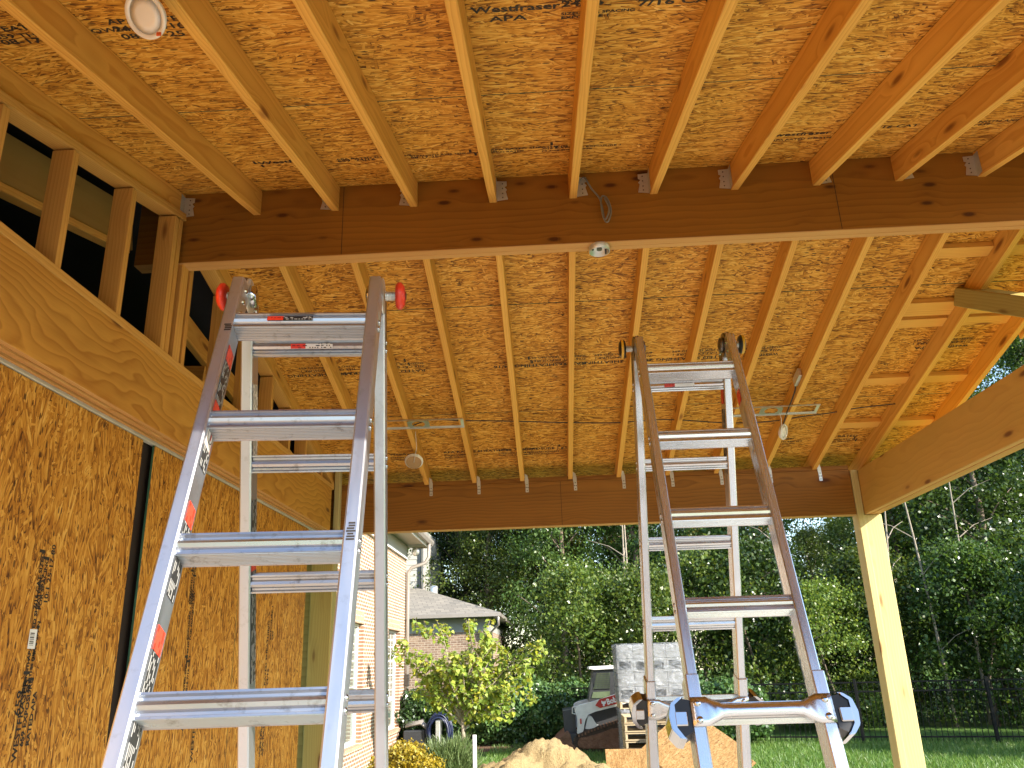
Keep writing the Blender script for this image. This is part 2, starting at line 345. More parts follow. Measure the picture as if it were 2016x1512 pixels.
# sheets: local x runs along the ridge
def sheet(p0, p1, wdir, width, thick, mat, parent, name='osb_sheet', edge=True):
    p0 = Vector(p0); p1 = Vector(p1); L = (p1-p0).length; x = (p1-p0).normalized(); y = Vector(wdir).normalized(); z = x.cross(y)
    M = Matrix(((x.x, y.x, z.x, p0.x), (x.y, y.y, z.y, p0.y), (x.z, y.z, z.z, p0.z), (0, 0, 0, 1)))
    bm = bmesh.new(); bx(bm, 0, L, 0, width, 0, thick, .0008); bmesh.ops.recalc_face_normals(bm, faces=bm.faces)
    for f in bm.faces: f.material_index = 0 if abs(f.normal.z) > .8 else 1
    return done(name, bm, [mat, M_EDGE], parent, M)
XD0, XD1 = -1.90, 3.08
sheets_n = []; sheets_f = []
def row(yfar, ynear, side):
    """a course of sheets between two y lines on one slope"""
    k = (random.random()-.5)*.8
    brk = [XD0, X0+S*(5 if k < 0 else 7), XD1] if side == 'n' else [XD0, X0+S*6, XD1]
    for a, b in zip(brk, brk[1:]):
        zfun, nn = (zn, nN) if side == 'n' else (zf, nF)
        y0, y1 = min(yfar, ynear)+.0022, max(yfar, ynear)-.0022
        P = Vector((a+.0015, y0, zfun(y0))); Q = Vector((b-.0015, y0, zfun(y0))); dv = Vector((0, y1-y0, zfun(y1)-zfun(y0)))
        o = sheet(P, Q, dv, dv.length, .011, M_OSB, porch)
        (sheets_n if side == 'n' else sheets_f).append(o)
for a, b in ((YR, 2.665), (2.665, 1.48), (1.48, YN-.02)): row(a, b, 'n')
for a, b in ((YR+WR, 4.642), (4.642, 5.90), (5.90, YH+.36)): row(a, b, 'f')
# felt above keeps light from leaking through the joints
for nm, (ya, yb, fn) in {'a': (YN-.05, YR+.042, zn), 'b': (YR+.046, YH+.40, zf)}.items():
    bm = bmesh.new(); h = .016
    prism(bm, [(-4.5, ya, fn(ya)+h), (-4.5, yb, fn(yb)+h), (-4.5, yb, fn(yb)+h+.012), (-4.5, ya, fn(ya)+h+.012)], Vector((0, 0, 0)), Vector((XD1+4.53, 0, 0)))
    done('roof_felt', bm, M_RUB, porch)
# ridge beam (built-up, two plies)
ridge = board('ridge_beam', (-2.05, YR, ZRT+.013), (2.98, YR, ZRT+.013), .048, ZRT-ZRB+.013, (0, 0, 1), M_RIDGE, porch, .002, ya=0)
board('beam_ply', (-2.05, YR+.0495, ZRT+.013), (2.98, YR+.0495, ZRT+.013), WR-.0497, ZRT-ZRB+.011, (0, 0, 1), M_RIDGE, ridge, .002, ya=0)
# bottom edges show pale laminations
board('bottom_lamination', (-2.05, YR+.0015, ZRB-.0005), (2.98, YR+.0015, ZRB-.0005), .046, .004, (0, 0, 1), M_LAM, ridge, .001, ya=0)
board('bottom_lamination', (-2.05, YR+.052, ZRB-.0005), (2.98, YR+.052, ZRB-.0005), .036, .003, (0, 0, 1), M_LAM, ridge, .001, ya=0)
def seam(px, py0, py1, parent, Y):
    a = at_y(px, py0, Y); 
    bm = bmesh.new(); bx(bm, a.x-.0012, a.x+.0012, Y-.0012, Y+.002, ZRB+.002, ZRT-.004)
    done('joint_line', bm, M_DARK, parent)
for px in (674, 1658): seam(px, 450, 500, ridge, YR)
for px in (1097,):
    a = at_y(px, 440, YR); bm = bmesh.new(); bx(bm, a.x-.0006, a.x+.0006, YR-.0008, YR+.002, ZRB+.002, ZRT-.004); done('joint_line', bm, M_RIDGE, ridge)
# joist hangers
def hanger(x, side, y=YR, top=None):
    bm = bmesh.new(); t = top if top else zn(y)-.02
    x0 = x+side*(RW/2+.001); 
    pts = [(0, 0), (.052, -.004), (.052, -.030), (.040, -.036), (.052, -.052), (.046, -.062), (.056, -.108), (0, -.115)]
    prism(bm, [Vector((x0+side*a, y-.002, t+b)) for a, b in pts], Vector((0, -.0012, 0)), Vector((0, .0008, 0)))
    bx(bm, x0, x0+side*.0016, y-.045, y-.001, t-.118, t)
    h = done('joist_hanger', bm, M_GALV, ridge)
    bm = bmesh.new()
    for k in (-.018, -.045, -.075, -.098):
        lathe(bm, [(.0035, 0), (.0035, .002)], 8, Matrix.Translation((x0+side*.030, y-.0045, t+k)) @ Matrix.Rotation(math.pi/2, 4, 'X'))
    tag(done('nail', bm, M_STEELD, h), kind='stuff')
for i, s in ((0, 1), (2, -1), (3, -1), (4, 1), (5, 1), (6, -1), (7, -1), (8, 1), (9, 1), (10, -1)): hanger(X0+S*i, s)
# far header
header = board('header_beam', (-1.90, YH, ZHT), (2.505, YH, ZHT), .05, ZHT-ZHB, (0, 0, 1), M_HEAD, porch, .002, ya=0)
board('beam_ply', (-1.90, YH+.0515, ZHT), (2.505, YH+.0515, ZHT), .05, ZHT-ZHB-.003, (0, 0, 1), M_HEAD, header, .002, ya=0)
board('bottom_lamination', (-1.90, YH+.002, ZHB-.0005), (2.505, YH+.002, ZHB-.0005), .095, .003, (0, 0, 1), M_LAM, header, .001, ya=0)
a = at_y(1105, 990, YH); bm = bmesh.new(); bx(bm, a.x-.0015, a.x+.0015, YH-.0012, YH+.002, ZHB+.002, ZHT-.004); done('joint_line', bm, M_DARK, header)
board('top_plate', (-1.90, YH+.004, ZHT+.0395), (2.50, YH+.004, ZHT+.0395), .085, .038, (0, 0, 1), M_HEAD, header, .002, ya=0)
for i in range(1, 11):       # hurricane ties beside each rafter foot
    x = X0+S*i+RW/2+.003; bm = bmesh.new(); t = ZHT+.0
    pts = [(0, .075), (.022, .06), (.030, .02), (.030, -.085), (.004, -.085), (.004, -.02), (0, .0)]
    prism(bm, [Vector((x+a, YH-.002, t+b)) for a, b in pts], Vector((0, -.0014, 0)), Vector((0, .0005, 0)))
    h = done('rafter_tie', bm, M_GALV, header)
    bm = bmesh.new()
    for (a, b) in ((.017, -.02), (.010, -.045), (.024, -.045), (.017, -.07)): bx(bm, x+a-.004, x+a+.004, YH-.0045, YH-.0035, t+b-.004, t+b+.004)
    tag(done('nail', bm, M_STEELD, h), kind='stuff')
# near header (behind the top of the picture) and its posts
nh = board('header_beam', (-1.90, 1.05, zn(.95)-.15), (2.56, 1.05, zn(.95)-.15), .10, .37, (0, 0, 1), M_HEAD, porch, .002, ya=1)
# right side beam
rb = board('side_beam', (XR, YH+.03, Z(1.4308)), (XR, .8, Z(1.4308)), .065, Z(1.4308)-ZHB, (0, 0, 1), M_RBEAM, porch, .002, ya=0)
board('beam_ply', (XR+.0665, YH+.03, Z(1.4308)), (XR+.0665, .8, Z(1.4308)), .06, Z(1.4308)-ZHB-.003, (0, 0, 1), M_RBEAM, rb, .002, ya=0)
for k, (o0, ww, hh) in enumerate(((.0015, .040, .004), (.046, .030, .007), (.080, .045, .003))):
    board('bottom_lamination', (XR+o0, YH+.03, ZHB-.0003), (XR+o0, .8, ZHB-.0003), ww, hh, (0, 0, 1), M_LAM, rb, .001, ya=0)
# right post: notched 6x6
def post(x0, x1, y0, y1, z0, z1, name='post', mat=M_PT):
    return board(name, ((x0+x1)/2, (y0+y1)/2, z0), ((x0+x1)/2, (y0+y1)/2, z1), y1-y0, x1-x0, (1, 0, 0), mat, porch, .006, ya=.5, za=.5)
post(2.557, 2.700, YH-.008, YH+.135, FLOOR+.02, ZHB-.008)
post(2.509, 2.566, YH-.012, YH+.120, FLOOR+.02, Z(1.435))
post(2.557, 2.700, .85, .99, FLOOR+.02, ZHB-.004)
# left corner post beside the wall
pxa, pxb = at_y(604, 1300, YH-.16).x, at_y(648, 1300, YH-.16).x
post(pxa, pxb, YH-.16, YH-.006, FLOOR+.02, ZHB-.003, 'post', M_PTD)  # darker timber paints the shade on this post into its colour
post(-1.80, -1.752, YH-.075, YH-.004, ZHB-.0, ZHT+.15)
# king post and V braces in the gable over the right beam
kp = board('king_post', (XR+.045, YR+.045, Z(1.434)), (XR+.045, YR+.045, ZRB-.003), .089, .089, (1, 0, 0), M_PTD, porch, .004, ya=.5, za=.5)
for s in (1, -1):
    yk = YR+.045+s*.07
    board('brace', (XR+.060, yk, Z(1.50)), (XR+.060, yk+s*1.02, Z(1.50)+.575), .115, .115, (0, -s, 1.7), M_PTD, porch, .005, ya=.5, za=.5)
# outlookers laid flat between the last rafters and the fly rafter
def outlook(y, wd, side='f', x0=X0+S*10+.021, x1=X0+S*11-.021, drop=0.):
    f, n = (zf, nF) if side == 'f' else (zn, nN)
    board('outlooker', (x0, y, f(y)-.0015-drop), (x1, y, f(y)-.0015-drop), wd, .038, n, M_PINE, porch, .002, ya=0)
for y, wd in ((4.28, .089), (4.77, .135), (4.935, .089), (5.60, .089), (6.21, .089)):
    outlook(y, wd); outlook(y, wd, 'f', X0+S*11+.021, X0+S*12-.021)
for y, wd in ((3.2, .089), (2.4, .089), (1.6, .089)):
    outlook(y, wd, 'n', X0+S*11+.021, X0+S*12-.021)
board('barge_board', (XD1+.005, YR+.05, zf(YR+.05)), (XD1+.005, 5.06, zf(5.06)), .019, .14, nF, M_PINE, porch, .002, ya=1)

# stamps printed on the sheathing
def stamp(lines, x, y, side, size, flip=False):
    f, n, sh = (zn, nN, sheets_n) if side == 'n' else (zf, nF, sheets_f)
    xs = Vector((1, 0, 0)) if not flip else Vector((-1, 0, 0))
    upv = Vector((0, 0, 0))
    dv = Vector((0, 1, (f(y+1)-f(y)))).normalized()
    # read from below: the letters' top points towards -y when not flipped (towards the viewer overhead)
    upv = -dv if not flip else dv
    best = min(sh, key=lambda o: abs((wm(o) @ Vector((1.2, .6, 0)) - Vector((x, y, f(y)))).length))
    yy = y
    for s, k, sx in lines:
        P = Vector((x, yy, f(yy)))-n*.0012
        text('printed_stamp', s, M_INK, best, P, xs, upv, size*k, 0, sx, .0012*k)
        yy += (size*k*1.05)*(1 if not flip else -1)
A = [('Westfraser', 1.0, 1.2), ('   APA', .85, 1.5)]
Bt = [('RATED SHEATHING', .55, 1.3), ('24/16', 1.15, 1.3), ('SIZED FOR SPACING', .55, 1.2), ('EXPOSURE 1', .6, 1.2)]
Ct = [('PS 2-18  ROOF SHEATHING', .5, 1.2), ('7/16 CAT', 1.0, 1.4)]
stamp(A, -.180, 2.085, 'n', .052); stamp(Bt, .110, 2.055, 'n', .040); stamp(Ct, .355, 2.075, 'n', .048)
stamp([('WEATHER', .8, 1.3), ('659 THIS SIDE DOWN', .7, 1.3), ('08-17-25 10:1', .9, 1.3)], -1.74, 2.02, 'n', .05)
stamp([('APA RATED', .8, 1.3), ('24/16 7/16', .9, 1.2), ('08-11-25', .9, 1.3)], -1.34, 2.02, 'n', .05)
stamp([('Westfraser', 1., 1.3)], -1.30, 3.24, 'n', .05); stamp([('APA RATED SHEATHING', .5, 1.3), ('659  24/16', .7, 1.2)], -.93, 3.24, 'n', .05)
stamp([('STRENGTH AXIS THIS DIRECTION', .45, 1.2), ('08-17-25', .6, 1.2)], -.58, 3.25, 'n', .05)
stamp([('APA RATED SHEATHING', .55, 1.2), ('SPAN RATED', .45, 1.2)], -.20, 3.23, 'n', .05)
stamp([('7/16 CAT 24/16 EXPOSURE 1', .5, 1.2), ('PS 2-18 SHEATHING', .45, 1.2)], -.13+.17, 3.25, 'n', .05)
stamp([('westfraser', 1., 1.2), ('APA RATED SHEATHING', .5, 1.2)], 1.12, 3.25, 'n', .05); stamp([('7/16 CAT', .8, 1.3)], 1.55, 3.22, 'n', .05)
stamp([('STRENGTH AXIS', .6, 1.2), ('24/16 659', .6, 1.2)], 1.95, 3.22, 'n', .05)
for xx in (2.9, 1.62, 1.28, .75, .30, -.82, -1.30):
    stamp([('westfraser APA' if xx in (2.9, 1.62) else 'RATED SHEATHING 24/16', .75, 1.25), ('7/16 CAT EXPOSURE 1', .55, 1.2), ('SIZED FOR SPACING 659', .5, 1.2)], xx, 5.29, 'f', .06, True)
for xx, s in ((-1.30, 'Westfraser'), (-.85, 'APA RATED SHEATHING'), (-.40, '24/16 7/16 CAT'), (-.18, 'EXPOSURE 1 659'), (1.80, 'westfraser'), (2.25, 'APA RATED')):
    stamp([(s, .9, 1.1), ('STRENGTH AXIS 659', .6, 1.), ('SIZED FOR SPACING', .5, 1.)], xx, 6.50, 'f', .052)
def corner_mark(x, y, side):
    f, n, sh = (zn, nN, sheets_n) if side == 'n' else (zf, nF, sheets_f)
    best = min(sh, key=lambda o: abs((wm(o) @ Vector((1.2, .6, 0)) - Vector((x, y, f(y)))).length))
    bm = bmesh.new()
    for dx, dy, a, b in ((0, 0, .012, .035), (.022, .045, .012, .035)):
        v = [bm.verts.new((x+dx+p, y+dy+q, f(y+dy+q)-.0011)) for p, q in ((0, 0), (a, 0), (a, b), (0, b))]; bm.faces.new(v)
    done('printed_mark', bm, M_INK, best)
for x, y, s in ((-.10, 5.20, 'f'), (.62, 5.24, 'f'), (-.95, 5.16, 'f'), (-1.32, 3.20, 'n'), (-.30, 3.20, 'n'), (.08, 3.17, 'n'), (-1.36, 6.44, 'f'), (.10, 6.43, 'f'), (2.5, 6.50, 'f')): corner_mark(x, y, s)

# ================================================================ HOUSE WALL ON THE LEFT
wall = empty('house_wall', (-1.9, 3, FLOOR), 'left side wall of vertical OSB sheets under a plywood faced beam with open studs above', 'wall')
ZLT = Z(1.4142)
lb = board('wall_beam', (XL, YH-.165, ZLT), (XL, -2.5, ZLT), .045, ZLT-ZHB, (0, 0, 1), M_LBEAM, wall, .002, ya=1)
for k, (o0, ww, hh) in enumerate(((.0015, .022, .003), (.027, .014, .012), (.045, .016, .005), (.064, .014, .014), (.081, .012, .006))):
    board('bottom_lamination', (XL-o0, YH-.165, ZHB-.0003), (XL-o0, -2.5, ZHB-.0003), ww, hh, (0, 0, 1), M_LAM, lb, .001, ya=1)
board('beam_core', (XL-.047, YH-.165, ZLT), (XL-.047, -2.5, ZLT), .075, ZLT-ZHB-.005, (0, 0, 1), M_RIDGE, lb, .001, ya=1)
board('foam_strip', (XL-.094, YH-.165, ZHB-.002), (XL-.094, -2.5, ZHB-.002), .030, .018, (0, 0, 1), M_HWRAP, wall, .002, ya=1)
yj = at_x(392, 830, XL).y
bm = bmesh.new(); bx(bm, XL-.002, XL+.0012, yj-.0015, yj+.0015, ZHB+.002, ZLT-.003); done('joint_line', bm, M_DARK, lb)
# bottom plate of the gable wall and its studs
board('bottom_plate', (XL+.001, YH-.1, ZLT+.0395), (XL+.001, -2.5, ZLT+.0395), .089, .038, (0, 0, 1), M_PINE2, wall, .002, ya=1)
XS = XL-.0445-.018
def topn(y): return zn(y)-.165/math.cos(math.atan(MN))+.0
def topf(y): return zf(y)-.165
# raking plates under the first rafters
board('rake_plate', (XL-.052, YR-.005, zn(YR)-.118), (XL-.052, .85, zn(.85)-.118), .089, .038, nN, M_PINE2, wall, .002)
board('rake_plate', (XL-.052, YR+WR+.005, zf(YR+WR)-.118), (XL-.052, YH-.02, zf(YH)-.118), .089, .038, nF, M_PINE2, wall, .002)
ys = []
for px, py in ((75, 500), (197, 600)):
    ys.append(at_x(px, py, XL-.089).y)
for y in (ys[0]-.81, ys[0]-.405, ys[0], ys[1], YR-.10, YR-.056):
    if y > .9: board('stud', (XL-.048, y, ZLT+.041), (XL-.048, y, zn(y)-.168), .038, .089, (1, 0, 0), M_PINE2, wall, .002, ya=.5, za=.5)
for y in (YR+WR+.03, YR+WR+.52, YR+WR+.93, YR+WR+1.35, YR+WR+1.75, YR+WR+2.15, YR+WR+2.6):
    if zf(y)-.168 > ZLT+.06: board('stud', (XL-.048, y, ZLT+.041), (XL-.048, y, zf(y)-.168), .038, .089, (1, 0, 0), M_PINE2, wall, .002, ya=.5, za=.5)
board('stud', (XL-.048, YR+.045, ZLT+.041), (XL-.048, YR+.045, ZRB-.003), .070, .089, (1, 0, 0), M_PINE2, wall, .002, ya=.5, za=.5)
# OSB wall sheets (standing), black gaps between them
XW = XL-.112
ye = [at_x(282, 930, XW).y, at_x(470, 1100, XW).y, at_x(597, 1200, XW).y]
gaps = [(ye[0], .060), (ye[1], .010)]
edges = [-2.6, ye[0]-1.25, ye[0], ye[1], ye[2]]
def wsheet(y0, y1, x, tilt=0.):
    p0 = Vector((x, y1, FLOOR+.01)); p1 = Vector((x, y1+tilt, ZHB-.023))
    return sheet(p0, p1, (0, -1, 0), y1-y0, .011, M_OSBW, wall)
wsheet(-1.5, ye[0]-1.25, XW); ws1 = wsheet(ye[0]-1.24, ye[0]-.055, XW); ws2 = wsheet(ye[0]+.050, ye[1]-.004, XW+.004); ws3 = wsheet(ye[1]+.010, ye[2], XW)
bm = bmesh.new(); bx(bm, XW-.30, pxa+.02, YH-.10, YH-.05, FLOOR, ZHB-.004); done('end_board', bm, M_PTD, wall)  # same dark timber as the post, shade put into the colour
board('corner_trim', (XW+.004, ye[2]+.012, FLOOR+.01), (XW+.004, ye[2]+.012, ZHB-.022), .02, .02, (1, 0, 0), M_GALV, wall, .002)
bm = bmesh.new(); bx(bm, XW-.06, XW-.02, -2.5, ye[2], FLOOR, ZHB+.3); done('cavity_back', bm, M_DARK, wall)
def wstamp(lines, y, z, size, x, par):
    zz = z
    for k, s in enumerate(lines):
        text('printed_stamp', s, M_INK, par, (x+.0125, y+k*size*1.15, z), (0, 0, 1), (0, -1, 0), size, 0, 1.15, .001)
def wmark(px, py, x, par):
    P = at_x(px, py, x+.0123); bm = bmesh.new()
    for dy, dz in ((0, 0), (.032, -.022)): bx(bm, P.x, P.x+.0004, P.y+dy, P.y+dy+.034, P.z+dz, P.z+dz+.011)
    done('printed_mark', bm, M_INK, par)
for px, py in ((78, 1087), (46, 1328)): wmark(px, py, XW, ws1)
for px, py in ((376, 1125), (364, 1295)): wmark(px, py, XW+.004, ws2)
for (px, py, ls, sz) in ((44, 1470, ['659 EXPOSURE', 'RATED APA'], .030), (38, 1410, ['659', ''], .05), (48, 1365, ['STRENGTH', 'AXIS THIS DIRECTION'], .020), (58, 1300, ['APA RATED SHEATHING', '24/16 SPAN'], .024), (70, 1200, ['7/16 CAT SIZED', 'FOR SPACING', ''], .026), (92, 1190, ['10:1 25-17-80'], .034), (30, 1500, ['WESTFRASER'], .04)):
    P = at_x(px, py, XW+.011); wstamp([s for s in ls if s], P.y, P.z, sz, XW, ws1)
for (px, py, ls, sz) in ((360, 1440, ['APA'], .05), (362, 1370, ['RATED SHEATHING', '24/16 7/16 CAT'], .026), (370, 1260, ['EXPOSURE 1 SIZED', 'FOR SPACING 659'], .026), (374, 1190, ['STRENGTH AXIS', 'THIS DIRECTION'], .024), (378, 1500, ['WESTFRASER'], .045)):
    P = at_x(px, py, XW+.015); wstamp(ls, P.y, P.z, sz, XW+.004, ws2)
for (px, py, ls, sz) in ((512, 1490, ['WESTFRASER', 'APA RATED'], .04), (522, 1350, ['RATED SHEATHING', '24/16'], .04), (533, 1260, ['EXPOSURE 1', '659'], .035)):
    P = at_x(px, py, XW+.011); wstamp(ls, P.y, P.z, sz, XW, ws3)
P = at_x(63, 1258, XW+.0122); bm = bmesh.new(); bx(bm, P.x, P.x+.0006, P.y-.02, P.y+.024, P.z-.034, P.z+.034)
sk = done('barcode_sticker', bm, M_WHITE, ws1)
bm = bmesh.new()
for k in range(9): bx(bm, P.x+.0007, P.x+.0010, P.y-.014, P.y+.010, P.z-.022+k*.005, P.z-.022+k*.005+.0012*(1+(k*7 % 3)))
done('barcode_bars', bm, M_INK, sk)
# attic space seen between the studs
attic = empty('attic', (-3.2, 3, ZLT), 'dark attic space with pale joists seen between the gable studs', 'attic')
XA = -4.4
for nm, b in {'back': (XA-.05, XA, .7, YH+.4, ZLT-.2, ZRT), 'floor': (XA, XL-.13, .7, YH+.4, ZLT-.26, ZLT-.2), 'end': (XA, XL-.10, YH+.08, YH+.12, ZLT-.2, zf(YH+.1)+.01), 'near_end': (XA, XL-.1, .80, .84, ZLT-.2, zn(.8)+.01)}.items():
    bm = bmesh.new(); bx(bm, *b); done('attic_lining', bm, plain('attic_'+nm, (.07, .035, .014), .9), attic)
# I-joist parallel to the wall, just behind the studs, following the slope
board('i_joist', (XL-.26, 3.5, zn(3.5)-.10), (XL-.26, .9, zn(.9)-.10), .035, .22, nN, timber('joist_web', (.26, .14, .035), (.40, .24, .07), knot=.1, ring=20, contrast=.2), attic, .002)
board('joist_flange', (XL-.26, 3.5, zn(3.5)-.32), (XL-.26, .9, zn(.9)-.32), .06, .035, nN, M_PINE2, attic, .002)
text('printed_mark', 'TP=STUD', M_INK, attic, (XL-.26+.018+.001, 2.12, zn(2.0)-.30), (0, -.25, -1), (0, 1, -.25), .07, 0, 1., .001)
for y in (1.6, 2.3, 4.3, 5.0, 5.7):
    board('attic_rafter', (XL-.14, y, ZLT+.25), (XA, y, ZLT+.42), .038, .14, (0, 0, 1), M_PINE2, attic, .002)
bm = bmesh.new(); bx(bm, -3.3, -2.3, 4.0, 4.4, ZLT-.18, ZLT+.12, .01); done('pale_duct', bm, M_HWRAP, attic)
# one more plank leaning from the ridge in the attic
board('attic_rafter', (XL-.20, YR+.25, ZRB-.02), (XL-.20, YH-.2, zf(YH-.2)-.12), .038, .14, nF, M_PINE2, attic, .002)

# ================================================================ LADDERS
def rung_profile():
    h, dpt = .0225, .0255; fr = [(-dpt, h), (-dpt, h-.004), (-dpt+.006, h-.007), (-dpt+.006, .0105), (-dpt+.001, .007), (-dpt-.0025, 0), (-dpt+.001, -.007), (-dpt+.006, -.0105), (-dpt+.006, -h+.007), (-dpt, -h+.004), (-dpt, -h)]
    bot = []
    for k in range(9):
        t = -dpt+.004+k*(2*dpt-.008)/8; bot += [(t-.0014, -h), (t-.0008, -h+.0016), (t+.0008, -h+.0016), (t+.0014, -h)]
    pts = fr+bot[1:-1]; pts += [(-a, -b) for a, b in pts]
    return pts
RP = rung_profile()
def make_ladder(name, loc, psi, af, ar, hw, hwr, s0f, s0r, style, label):
    hinge = Vector(loc); lad = empty(name, (hinge.x, hinge.y, FLOOR), label, 'ladder', 'folding ladders under the porch roof')
    wv = Vector((math.cos(psi), math.sin(psi), 0)); nv = Vector((-math.sin(psi), math.cos(psi), 0)); zz = Vector((0, 0, 1))
    ma, mr = (M_ALU, M_ALU2) if style == 1 else (M_ALUN, M_ALUN2)
    RWD, RDP = .029, .066
    secs = []
    for sec, (al, sg, h, s0) in enumerate(((af, -1, hw, s0f), (ar, 1, hwr, s0r))):
        down = nv*(sg*math.sin(al))-zz*math.cos(al)
        tz = -down; tx = wv; ty = tz.cross(tx)       # local: x width, y away, z up the rails
        M = Matrix(((tx.x, ty.x, tz.x, hinge.x), (tx.y, ty.y, tz.y, hinge.y), (tx.z, ty.z, tz.z, hinge.z), (0, 0, 0, 1)))
        secs.append((M, h, s0)); total = (hinge.z-FLOOR)/math.cos(al)
        lockS = s0+4*.3048-.09 if style == 2 else s0+4*.3048+.02
        for sd in (-1, 1):
            bm = bmesh.new(); xi = sd*h; xo = sd*(h+RWD); x0, x1 = min(xi, xo), max(xi, xo)
            # C-shaped extrusion: web outside, flanges front and back with a lip
            bx(bm, x0, x1, -RDP/2, RDP/2, -lockS-.5, -.142, .0035)
            r = done('rail', bm, ma, lad, M)
            bm = bmesh.new()
            for k in range(9):
                s = s0+k*.3048
                if s > total-.1: break
                for dz in (-.011, .011):
                    lathe(bm, [(.0075, 0), (.006, .003), (.002, .0042)], 10, Matrix.Translation((xo, 0, -s+dz)) @ Matrix.Rotation(sd*math.pi/2, 4, 'Y'))
            tag(done('rivet', bm, M_CHROME, r, M, True), kind='stuff')
            # outer (lower) section sleeve
            bm = bmesh.new(); e = .006
            bx(bm, min(sd*(h-.002), sd*(h+RWD+e)), max(sd*(h-.002), sd*(h+RWD+e)), -RDP/2-e, RDP/2+e, -total+.04, -lockS+.01, .004)
            orail = done('outer_rail', bm, M_ALUN if style == 2 else ma, lad, M)
            bm = bmesh.new(); bx(bm, sd*(h+RWD/2)-.03, sd*(h+RWD/2)+.03, -.05, .05, -total+.004, -total+.06, .008); done('rubber_foot', bm, M_RUB, lad, M)
            if style == 2:
                # rock-lock: black housing with a polished outer shell
                zc = -(lockS+.105); xb = h+RWD+e
                bm = bmesh.new()
                prism(bm, [Vector((sd*a, 0, zc+b)) for a, b in ((xb, .042), (xb+.020, .046), (xb+.040, .030), (xb+.042, -.030), (xb+.022, -.052), (xb, -.040))], Vector((0, -.040, 0)), Vector((0, .040, 0)))
                lk = done('lock_housing', bm, M_BLACK, lad, M)
                bm = bmesh.new()
                pr = [(xb+.014, .050), (xb+.030, .049), (xb+.052, .033), (xb+.060, 0), (xb+.056, -.034), (xb+.036, -.058), (xb+.018, -.060), (xb+.028, -.050), (xb+.0435, -.031), (xb+.0435, .030), (xb+.026, .044)]
                prism(bm, [Vector((sd*a, 0, zc+b)) for a, b in pr], Vector((0, -.046, 0)), Vector((0, .046, 0)))
                bmesh.ops.bevel(bm, geom=bm.edges[:], offset=.002, segments=2, affect='EDGES'); done('lock_shell', bm, M_CHROME, lk, M)
                bm = bmesh.new(); bx(bm, min(sd*(xb+.010), sd*(xb+.045)), max(sd*(xb+.010), sd*(xb+.045)), -.047, -.041, zc-.026, zc+.012, .003); done('lock_lever', bm, M_CHROME, lk, M)
        # rungs
        bm = bmesh.new(); prism(bm, [Vector((0, a, b)) for a, b in RP], Vector((-h-.001, 0, 0)), Vector((h+.001, 0, 0))); bmesh.ops.recalc_face_normals(bm, faces=bm.faces)
        me = bpy.data.meshes.new('rung'); bm.to_mesh(me); bm.free()
        k = 0
        while s0+k*.3048 < total-.2:
            s = s0+k*.3048
            ru = link('rung', me, mr, lad, M @ Matrix.Translation((0, 0, -s)))
            if k == 0:
                fy = -.0285 if sec == 0 else -.0285
                lz0, lz1 = -.0065, .0065
                if style == 1: segs = [(-.078, -.040, M_LRED), (-.040, .0, M_LBLK if sec == 0 else M_LWHT), (.0, .030, M_LBLK if sec == 0 else M_LWHT)]
                else: segs = [(-.070, -.030, M_LRED), (-.030, .045, M_GALV)] if sec == 1 else []
                if style == 1 and sec == 1: segs = [(a+.02, b+.02, m) for a, b, m in segs]
                for a, b, m in segs:
                    bm = bmesh.new(); bx(bm, a, b, fy-.0006, fy, lz0, lz1); done('label_sticker', bm, m, ru, M @ Matrix.Translation((0, 0, -s)))
            k += 1
        if style == 2:      # flared brace rung riveted over the outer rails
            zc = -(lockS+.095); bm = bmesh.new(); n = 18; e = .0075; W2 = h+RWD+.004
            rows = []
            for i in range(n+1):
                x = -W2+2*W2*i/n; u = (abs(x)-(h-.055))/.05; u = max(0, min(1, u)); u = u*u*(3-2*u)
                hh = .019+.019*u; yf = -RDP/2-.0105; bul = .010*(1-u)
                rows.append([bm.verts.new((x, yf-.002+y_, zc+z_)) for y_, z_ in ((.004, hh), (0, hh), (-bul, hh*.55), (-bul, -hh*.55), (0, -hh), (.004, -hh))])
            for i in range(n):
                for j in range(6): bm.faces.new((rows[i][j], rows[i][(j+1) % 6], rows[i+1][(j+1) % 6], rows[i+1][j]))
            bm.faces.new(rows[0]); bm.faces.new(rows[-1][::-1])
            fr = done('flared_rung', bm, M_ALUN2, lad, M, True)
            bm = bmesh.new()
            for sx in (-1, 1):
                for dz in (-.022, .022):
                    lathe(bm, [(.010, 0), (.009, .004), (.004, .006)], 12, Matrix.Translation((sx*(h+RWD/2), -RDP/2-.0125, zc+dz)) @ Matrix.Rotation(math.pi/2, 4, 'X'))
            tag(done('rivet', bm, M_CHROME, fr, M, True), kind='stuff')
    # hinges at the top
    MF_ = secs[0][0]
    for sd in (-1, 1):
        c = hinge+wv*(sd*(hw+.015))-zz*(.15*(math.cos(af)+math.cos(ar))/2)+nv*(.15*(math.sin(ar)-math.sin(af))/2); Rx = frame(c, wv, zz) @ Matrix.Rotation(math.pi/2, 4, 'Y')
        hg = None
        for k, (off, rad, m) in enumerate(((-.012, .047, M_STEELD), (-.004, .050, M_GALV), (.004, .050, M_STEELD), (.012, .047, M_GALV))):
            bm = bmesh.new(); lathe(bm, [(rad-.003, -.003), (rad, -.0015), (rad, .0015), (rad-.003, .003)], 28, Matrix.Translation((0, 0, off)))
            o = done('hinge_plate' if hg else 'hinge', bm, m, lad if hg is None else hg, Rx, True)
            if hg is None: hg = o
